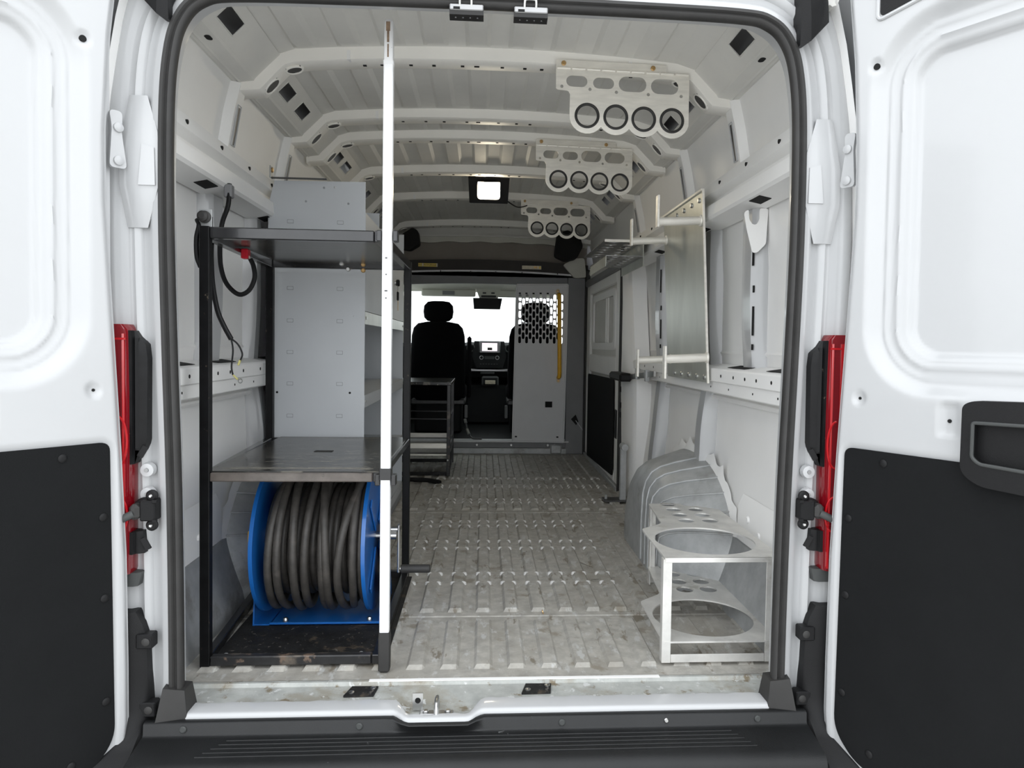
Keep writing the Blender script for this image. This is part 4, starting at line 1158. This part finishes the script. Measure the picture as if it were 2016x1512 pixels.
for z, w in ((1.16, .003), (1.115, .002), (1.07, .004), (1.05, .002)):
    MB().box(-.284 - w, -.284 + w, .1838, .1848, z - .002, z + .002).build('paint_chip', 'dark_metal', pl)

# hose reel --------------------------------------------------------
hr = thing('hose_reel', 'blue steel reel wound with black rubber hose', 'hose reel', (-.54, .60, .014))
CY_, CZ_ = .610, .276
RL, RR = -.708, -.372
def disc(x, th, R, nm):
    prof = [(.03, 0), (R - .012, 0), (R - .006, -.010), (R, -.008), (R, .004), (R - .006, th), (.03, th)]
    M = Matrix(((0, 0, 1, x), (1, 0, 0, CY_), (0, 1, 0, CZ_), (0, 0, 0, 1)))
    return MB().lathe(prof, 56, M).build(nm, 'blue', hr, smooth=40)
disc(RL, .004, .238, 'flange')
disc(RR, .004, .238, 'flange')
for k in range(4):
    a = PI / 4 + k * PI / 2
    MB().bar((RR + .008, CY_ + .05 * math.cos(a), CZ_ + .05 * math.sin(a)), (RR + .008, CY_ + .20 * math.cos(a), CZ_ + .20 * math.sin(a)), .03, .006, .002, (1, 0, 0)).build('flange_rib', 'blue', hr)
MB().cyl((RL, CY_, CZ_), (RR, CY_, CZ_), .10, n=32).build('drum', 'blue', hr)
MB().cyl((RL - .05, CY_, CZ_), (-.30, CY_, CZ_), .013, n=16).build('axle', 'steel', hr)
# stand: base plate and two uprights
sd = MB().ext([(-.690, 0, .0145), (-.338, 0, .0145), (-.338, 0, .0185), (-.690, 0, .0185)], (0, 0, 0)) if False else MB()
sd.box(-.690, -.338, .500, .80, .0145, .0190, .001)
sd.box(-.690, -.338, .500, .5035, .0145, .024, .001)
sd.build('stand_base', 'blue', hr)
for x in (-.742, -.3415):
    MB().ext([(x, .50, .0145), (x, .79, .0145), (x, .68, .32), (x, .54, .32)], (.0045, 0, 0)).build('stand_upright', 'blue', hr)
MB().box(-.742, -.685, .50, .79, .0145, .019, .001).build('stand_foot', 'blue', hr)
for x in (-.645, -.375):
    bolt((x, .525, .019), (0, 0, 1), .009, .012, 'stand_bolt', 'steel', hr)
for y, z in ((.56, .30), (.65, .30), (.605, .345)):
    bolt((-.337, y, z), (1, 0, 0), .008, .008, 'bearing_bolt', 'steel', hr)
MB().cyl((-.343, CY_, CZ_), (-.322, CY_, CZ_), .032, n=20).build('bearing', 'dark_metal', hr)
# hose in two layers
def hose_layer(x0, x1, R, turns, wob, ph, nm, seed):
    rnd = random.Random(seed)
    pts = []
    NN = turns * 40
    ox = [rnd.uniform(-1, 1) for _ in range(turns * 2 + 3)]
    for k in range(NN + 1):
        a = 2 * PI * k / 40
        u = k / NN
        q = k / 20; i = int(q); fq = q - i
        w = ox[i] * (1 - sstep(0, 1, fq)) + ox[i + 1] * sstep(0, 1, fq)
        x = x0 + (x1 - x0) * u + wob * w
        x = max(x0, min(x1, x))
        r = R + .004 * math.sin(a * .37 + ph) + .003 * w
        pts.append((x, CY_ - r * math.cos(a + ph), CZ_ + r * math.sin(a + ph)))
    return MB().tube(pts, .0125, 10).build(nm, 'hose', hr, smooth=60)
hose_layer(RL + .020, RR - .016, .172, 13, .002, PI, 'hose', 1)
hose_layer(RR - .016, RL + .015, .199, 13, .010, PI + .3, 'hose', 2)
hose_layer(RL + .016, RR - .014, .2225, 8, .055, PI - .4, 'hose', 11)
# crank
cr = MB().box(-.296, -.288, CY_ - .012, CY_ + .012, .150, .315, .003).build('crank_arm', 'steel', hr)
MB().cyl((-.345, CY_, .297), (-.288, CY_, .297), .009, n=14).build('crank_shaft', 'steel', cr)
MB().cyl((-.288, CY_, .162), (-.268, CY_, .162), .007, n=12).build('crank_pin', 'steel', cr)
MB().cyl((-.285, CY_, .162), (-.187, CY_, .162), .014, n=18, b=.002).build('crank_grip', 'rubber', cr)
ft = MB().box(-.765, -.730, .52, .545, .275, .315, .004).build('inlet_fitting', 'yellow', hr)
MB().cyl((-.748, .535, .275), (-.748, .535, .235), .010, n=12).build('inlet_nipple', 'steel', ft)

# grey shelving unit -------------------------------------------------
sh = thing('shelving_unit', 'grey steel shelving unit with a locker door behind the black rack', 'shelving', (-.68, 1.75, .009))
SX0, SX1, SY0, SY1 = -.868, -.488, 1.075, 2.43
epoly = [(-.868, .02), (SX1, .02), (SX1, 1.562), (-.842, 1.558), (-.868, 1.450)]
for nm, y in (('end_panel', SY0), ('end_panel', SY1)):
    MB().ext([(x, y, z) for x, z in epoly], (0, .0025, 0)).build(nm, 'shelf_grey', sh)
ep = sh.children[0]
for x in (-.780, -.586):
    for z in (1.138, 1.010, .885, .760, .632, .509, 1.400):
        tb = MB().plate(rpoly([(x - .0125, z - .0075), (x + .0125, z - .0075), (x + .0125, z + .0075), (x - .0125, z + .0075)], .002, 2), [rpoly([(x - .011, z - .0055), (x + .011, z - .0055), (x + .011, z + .006), (x - .011, z + .006)], .002, 2)], .0012, Mxz(SY0 - .0011)).build('embossed_tab', 'shelf_dark', sh)
for x, z, m in ((-.555, 1.475, 'shelf_dark'), (-.65, 1.535, 'shelf_dark'), (-.72, 1.48, 'shelf_dark'), (-.608, 1.538, 'white'), (-.53, 1.03, 'shelf_grey'), (-.545, .725, 'void'), (-.83, .725, 'void')):
    bolt((x, SY0, z), (0, -1, 0), .0045, .0015, 'panel_screw', m, sh, 10)
MB().box(SX0, SX0 + .002, SY0, SY1, .02, 1.45).build('back_panel', 'shelf_grey', sh)
for z in (.665, .335, 1.00, .06):
    lip = 0.05
    s_ = MB().box(SX0, SX1, SY0 + .003, SY1 - .001, z + lip - .002, z + lip).build('shelf_board', 'shelf_grey', sh)
    MB().box(SX1 - .002, SX1 + .001, SY0 + .003, SY1 - .001, z, z + lip, .0005).build('shelf_lip', 'alu_plate' if z == 1.00 else 'shelf_grey', s_)
    for y in (SY0 + .02, SY1 - .03):
        bolt((SX1 + .001, y, z + .025), (1, 0, 0), .006, .004, 'lip_bolt', 'steel', s_, 8)
dr = MB().box(SX1 - .006, SX1 + .001, SY0 + .004, SY1 - .004, 1.052, 1.44, .001).build('locker_door', 'shelf_grey', sh)
MB().box(SX0, SX1, SY0 + .003, SY1 - .001, 1.438, 1.442).build('locker_top', 'shelf_grey', sh)
MB().cyl((SX1, 2.02, 1.245), (SX1 + .008, 2.02, 1.245), .014, n=16).build('lock', 'steel', dr)
for y in (1.52, 1.97):
    MB().box(SX0, SX1 - .01, y, y + .002, 1.442, 1.52).build('top_divider', 'shelf_grey', sh)
MB().box(SX1 - .003, SX1, SY0 + .003, SY1, .02, .06, .001).build('kick_strip', 'shelf_dark', sh)
# strap bar from the shelving to the rail
br = thing('steady_bar', 'thin dark steel bar tying the grey shelving to the wall rail', 'bar', (-.84, 1.06, 1.56))
MB().box(-.850, -.635, 1.052, 1.070, 1.5635, 1.5675, .0005).build('flat_bar', 'dark_metal', br)
MB().box(-.853, -.848, 1.045, 1.075, 1.563, 1.610, .001).build('bar_end', 'zinc', br)
bolt((-.848, 1.06, 1.595), (1, 0, 0), .010, .006, 'bar_bolt', 'brass', br)
# keys in the lock
ky = thing('key_bunch', 'small bunch of keys hanging from the locker lock', 'keys', (-.477, 2.02, 1.20))
MB().torus((0, 0, 0), .018, .002, 20, 6, Matrix(((0, 0, 1, -.472), (1, 0, 0, 2.02), (0, 1, 0, 1.215), (0, 0, 0, 1)))).build('ring', 'steel', ky)
MB().box(-.480, -.462, 2.008, 2.032, 1.228, 1.262, .004).build('key_head', 'black_plastic', ky)
MB().box(-.476, -.466, 2.004, 2.036, 1.150, 1.200, .005).build('key_fob', 'black_plastic', ky)
MB().box(-.472, -.469, 2.016, 2.024, 1.098, 1.155, .001).build('key_blade', 'brass', ky)

# wiring on the left wall ------------------------------------------
c1 = thing('wiring_loom', 'black corrugated cable loop ending in a red connector', 'cable', (-.83, .56, 1.2))
MB().tube(catmull([(-.835, .56, 1.430), (-.836, .55, 1.36), (-.855, .55, 1.30), (-.862, .55, 1.22), (-.857, .55, 1.155), (-.839, .55, 1.107), (-.803, .55, 1.076), (-.771, .55, 1.089), (-.753, .55, 1.128), (-.756, .55, 1.166), (-.766, .55, 1.190)], 7), .0075, 10).build('conduit', 'cable', c1)
MB().bar((-.766, .55, 1.190), (-.776, .55, 1.206), .005, .005).build('lead', 'headliner_light', c1)
MB().box(-.792, -.770, .535, .565, 1.190, 1.222, .003).build('connector', 'red_plastic', c1)
MB().box(-.85, -.825, .548, .578, 1.385, 1.428, .004).build('loom_clip', 'cab_grey', c1)
c2 = thing('wire_pair', 'hanging black sleeved cable split into two thin wires with yellow crimps', 'cable', (-.78, .35, .9))
MB().tube(catmull([(-.786, .275, 1.200), (-.796, .30, 1.16), (-.803, .33, 1.091), (-.797, .35, 1.017), (-.779, .35, .972), (-.757, .35, .931)], 6), .0075, 10).build('sleeve', 'cable', c2)
MB().tube(catmull([(-.757, .35, .933), (-.752, .35, .898), (-.756, .35, .85), (-.752, .35, .825)], 6), .0026, 8).build('wire', 'cable', c2)
MB().tube(catmull([(-.757, .35, .933), (-.737, .35, .915), (-.725, .35, .888), (-.731, .35, .868)], 6), .0026, 8).build('wire', 'cable', c2)
MB().bar((-.752, .35, .826), (-.738, .35, .812), .005, .005, .001).build('crimp', 'wire_yellow', c2)
MB().bar((-.731, .35, .870), (-.737, .35, .854), .006, .006, .001).build('crimp', 'wire_yellow', c2)
MB().torus((0, 0, 0), .006, .0015, 16, 6, Matrix(((1, 0, 0, -.731), (0, 0, 1, .35), (0, 1, 0, .808), (0, 0, 0, 1)))).build('ring_terminal', 'steel', c2)

# pipe hangers under the roof bows ----------------------------------
def hanger(lab):
    t = thing('pipe_hanger', lab, 'hanger', (.46, .690, 1.87), 0, 'pipe hangers hung from the roof bows')
    outer = [(0, 0), (.470, 0), (.470, -.185)]
    cs = [(.114, -.158), (.215, -.158), (.314, -.160), (.414, -.160)]
    R_ = .062
    pts = []
    for j, (cx, cz) in enumerate(reversed(cs)):
        k = len(cs) - 1 - j
        a_start = -.10 if j == 0 else -PI / 2 + .96
        a_end = -PI + .0 if k == 0 else -PI / 2 - .96
        a0 = -.25 if j == 0 else -.64
        a1 = -PI if k == 0 else -PI + .64
        for q in range(11):
            a = a0 + (a1 - a0) * q / 10
            pts.append((cx + R_ * math.cos(a), cz + R_ * math.sin(a)))
    outer = [(0, 0), (.470, 0)] + pts + [(.052, -.088), (.046, -.078), (.040, -.076), (.008, -.074), (.002, -.070)]
    holes = [circ(cx, cz, .0365, 28) for cx, cz in cs]
    holes += [slot(.074, -.042, .074, .038), slot(.168, -.044, .074, .038), slot(.270, -.042, .098, .052), slot(.384, -.044, .098, .052)]
    holes += [circ(a, b, .006, 8) for a, b in ((.022, -.062), (.121, -.067), (.214, -.072), (.327, -.074), (.444, -.074))]
    M = Matrix.Translation((.225, .688, 1.888)) @ Matrix.Rotation(math.radians(1.1), 4, 'Y') @ Mxz(0)
    MB().plate(outer, holes, .003, M).build('hanger_plate', 'alu', t, smooth=0)
    MB().plate(rpoly([(0, 0), (.388, 0), (.388, .030), (0, .030)], .004, 2), [], .003, M).build('hinge_leaf', 'alu', t, smooth=0)
    for k in range(9):
        MB().tube([M @ Vector((.004 + .052 * k, 0, -.001)), M @ Vector((.004 + .052 * k + .046, 0, -.001))], .0042, 8).build('hinge_knuckle', 'alu', t)
    for x in (.026, .340):
        bolt(M @ Vector((x, .017, 0)), (0, -1, 0), .0085, .005, 'hinge_bolt', 'brass', t)
    for cx, cz in cs:
        MB().torus((cx, cz, .0015), .0395, .0052, 36, 8, M).build('rubber_ring', 'rubber', t)
    return t
h1 = hanger('aluminium hanger plate with four rubber-ringed holes on the roof bow nearest the door opening')
copy_tree(h1, Vector((.46, 1.645, 1.87)), 'aluminium hanger plate with four ringed holes on the roof bow between the other two hangers')
copy_tree(h1, Vector((.46, 3.010, 1.858)), 'aluminium hanger plate with four ringed holes beside the lit ceiling lamp')

# ceiling work lamp ---------------------------------------------------
lm = thing('work_lamp', 'square black floodlight glowing warm white under the roof', 'lamp', (.008, 2.6, 1.88))
ML = Matrix.Translation((.006, 2.58, 1.868)) @ Matrix.Rotation(math.radians(30), 4, 'X')
MB().plate(rpoly([(-.118, -.082), (.118, -.082), (.125, .082), (-.125, .082)], .006, 3), [rpoly([(-.068, -.058), (.068, -.058), (.068, .058), (-.068, .058)], .02, 4)], .012, ML @ Mxz(-.006)).build('lamp_frame', 'black_plastic', lm)
MB().box(-.072, .072, -.040, -.002, .060, .064, .001, ML).build('lamp_baffle', 'black_plastic', lm)  # added lip that blocks upward rays and keeps lamp light off the roof
MB().box(-.085, .085, .006, .055, -.07, .07, .01, ML).build('lamp_body', 'black_plastic', lm)
MB().loft([[tuple(ML @ Vector((a, y, b))) for a, b in rpoly([(-w, -h), (w, -h), (w, h), (-w, h)], .02, 4)] for y, w, h in ((.0055, .068, .058), (.004, .060, .050), (.003, .045, .036))]).build('lamp_lens', 'lamp_glow', lm, smooth=60)
MB().bar((-.05, 2.62, 1.90), (-.05, 2.62, 1.945), .02, .006).build('lamp_bracket', 'black_plastic', lm)
MB().bar((.06, 2.62, 1.90), (.06, 2.62, 1.945), .02, .006).build('lamp_bracket', 'black_plastic', lm)
MB().tube(catmull([(.10, 2.63, 1.83), (.15, 2.70, 1.81), (.20, 2.85, 1.82), (.26, 3.0, 1.86), (.28, 3.03, 1.885)], 6), .004, 8).build('lamp_cable', 'cable', lm)

# aluminium plate with pegs on the right wall --------------------------
pp = thing('peg_plate', 'brushed aluminium wall plate with four pipe pegs', 'wall plate', (.83, 1.18, 1.15))
def pxz(z): return .842 - .024 * (z - .795) / .74
MB().ext([(pxz(.792), .862, .792), (pxz(1.530), .900, 1.530), (pxz(1.530), 1.495, 1.530), (pxz(.792), 1.455, .792)], (.005, 0, 0)).build('plate_sheet', 'alu_plate', pp)
MB().bar((pxz(1.53) - .002, .90, 1.531), (pxz(1.53) - .002, 1.62, 1.531), .012, .008).build('top_angle', 'alu', pp)
MB().bar((pxz(.79), .862, .790), (pxz(1.53), .900, 1.532), .008, .008).build('edge_strip', 'alu', pp)
for y in (.90, 1.0, 1.11, 1.22, 1.33):
    bolt((pxz(.81), y, .812), (-1, 0, 0), .010, .007, 'plate_rivet', 'steel', pp)
    bolt((pxz(1.50), y + .045, 1.498), (-1, 0, 0), .010, .007, 'plate_rivet', 'steel', pp)
for (y, z, xe) in ((.93, 1.418, .655), (1.45, 1.418, .662), (.868, .888, .678), (1.40, .872, .690)):
    pg = MB().cyl((pxz(z), y, z), (xe, y, z - .008), .0165, n=20).build('peg', 'alu', pp)
    MB().torus((0, 0, 0), .018, .005, 20, 8, Matrix(((0, 0, 1, pxz(z) - .002), (1, 0, 0, y), (0, 1, 0, z), (0, 0, 0, 1)))).build('weld_bead', 'alu', pg)
    MB().box(xe - .008, xe, y - .016, y + .016, z - (.030 if z > 1 else .082), z + (.092 if z > 1 else .042), .001).build('peg_stop', 'alu', pg)
# perforated tray bracket near the sliding door ------------------------
tb = thing('tray_bracket', 'two-tier aluminium bracket with rows of round holes above the sliding door', 'bracket', (.78, 2.2, 1.40))
hh = []
for i in range(2):
    for j in range(7):
        hh.append(circ(.66 + .10 * i, 1.90 + .10 * j, .034, 16))
MB().plate([(.60, 1.84), (.845, 1.84), (.845, 2.58), (.60, 2.58)], hh, .004, Mxy(1.470)).build('upper_tier', 'silver_dark', tb, smooth=0)
hh = [circ(.665 + .085 * i, 1.90 + .085 * j, .028, 14) for i in range(2) for j in range(6)]
MB().plate([(.61, 1.86), (.805, 1.86), (.805, 2.40), (.61, 2.40)], hh, .004, Mxy(1.392)).build('lower_tier', 'silver_dark', tb, smooth=0)
MB().ext([(.805, 1.86, 1.345), (.805, 2.44, 1.345), (.805, 2.44, 1.475), (.805, 1.86, 1.475)], (.004, 0, 0)).build('back_web', 'alu_plate', tb)
MB().ext([(.61, 1.86, 1.34), (.61, 2.40, 1.34), (.61, 2.40, 1.394), (.61, 1.86, 1.394)], (.003, 0, 0)).build('front_web', 'alu_plate', tb)
MB().box(.60, .845, 1.838, 1.842, 1.462, 1.475).build('tier_edge', 'alu', tb)
# sliding door release lever
lv = thing('door_lever', 'black lever handle with a zinc linkage on the mid rail end', 'lever', (.83, 2.3, .74))
MB().box(.770, .845, 2.255, 2.60, .722, .770, .012).build('lever_grip', 'black_plastic', lv)
MB().bar((.838, 2.25, .752), (.845, 1.72, .790), .014, .030, .002).build('linkage', 'steel', lv)
for y in (1.85, 2.08):
    MB().box(.828, .850, y, y + .03, .745, .805, .002).build('linkage_clip', 'zinc', lv)
# floor latch bar at the sliding door
fb = thing('floor_catch', 'grey upright door catch bar with a round head and dark foot', 'catch', (.80, 2.35, .009))
MB().box(.800, .836, 2.33, 2.36, .010, .335, .003).build('catch_bar', 'zinc', fb)
MB().cyl((.818, 2.29, .335), (.818, 2.37, .335), .020, n=18).build('catch_head', 'zinc', fb)
MB().box(.705, .84, 2.31, 2.41, .0095, .020, .002).build('catch_foot', 'dark_metal', fb)
MB().cyl((.722, 2.36, .018), (.722, 2.36, .045), .008, n=12).build('foot_pin', 'zinc', fb)

# aluminium floor rack on the right -----------------------------------
fr = thing('floor_rack', 'welded aluminium floor rack with two hole-cut shelves by the wheel arch', 'rack', (.69, .55, .009))
def shelf_plate(z, nm):
    outer = [(.516, .203), (.842, .203), (.868, .275), (.880, .905), (.632, .905), (.606, .600), (.520, .528)]
    holes = [circ(.689, .390, .156, 56)]
    for i in range(2):
        for j in range(4):
            holes.append(circ(.7045 + .084 * i, .640 + .084 * j, .030, 22))
    return MB().plate(rpoly(outer, [.004, .004, .01, .004, .004, .02, .015], 3), holes, .005, Mxy(z)).build(nm, 'alu_rack', fr, smooth=0)
shelf_plate(.313, 'upper_shelf')
shelf_plate(.068, 'lower_shelf')
def angle(x, y, sx_, sy_, z0, z1):
    MB().box(x, x + sx_ * .026, y, y + sy_ * .004, z0, z1, .0005).box(x, x + sx_ * .004, y + sy_ * .0041, y + sy_ * .026, z0, z1, .0005).build('leg', 'alu_rack', fr, smooth=0)
angle(.512, .204, 1, 1, .010, .313)
angle(.844, .204, -1, 1, .010, .313)
angle(.634, .902, 1, -1, .010, .313)
angle(.868, .902, -1, -1, .010, .313)
MB().box(.516, .842, .202, .206, .304, .318, .0005).build('front_edge', 'alu_rack', fr)
ra = MB().box(.539, .817, .2045, .2082, .0105, .034, .0005).box(.539, .817, .2085, .232, .0105, .014, .0005).build('foot_angle', 'alu_rack', fr, smooth=0)
MB().box(.661, .841, .878, .9015, .0105, .014, .0005).build('foot_angle', 'alu_rack', fr)
for x in (.738, .806):
    bolt((x, .222, .014), (0, 0, 1), .008, .012, 'foot_bolt', 'zinc', ra)

# low black rack by the driver seat --------------------------------
lr = thing('low_rack', 'low black steel stand with crossbars behind the driver seat', 'rack', (-.43, 3.4, .009))
for (x, y) in ((-.262, 3.13), (-.262, 3.70), (-.64, 3.13), (-.64, 3.70)):
    MB().box(x, x + .025, y, y + .025, .0095, .640, .002).build('post', 'black_worn' if y < 3.5 else 'black_steel', lr)
MB().box(-.645, -.232, 3.125, 3.735, .640, .662, .002).build('top_sheet', 'black_sheet', lr)
for z0, z1, m in ((.010, .035, 'black_steel'), (.20, .235, 'alu'), (.150, .160, 'alu'), (.40, .41, 'black_steel')):
    for y in (3.14, 3.71):
        MB().box(-.615, -.262, y, y + .012, z0, z1, .001).build('crossbar', m, lr)
    MB().box(-.255, -.243, 3.155, 3.70, z0, z1, .001).build('crossbar', m if m != 'alu' else 'black_steel', lr)
MB().box(-.615, -.262, 3.15, 3.70, .155, .160, .0005).build('tray', 'black_steel', lr)
bolt((-.252, 3.13, .12), (0, -1, 0), .006, .005, 'post_bolt', 'steel', lr)
hl = tag(MB().tube(catmull([(-.62, 2.96, .020), (-.48, 2.93, .022), (-.40, 2.92, .022), (-.34, 2.90, .020), (-.29, 2.86, .017)], 5), .016, 8).build('black_strap', 'cable'), 'black webbing strap end lying on the floor by the low stand', 'strap')
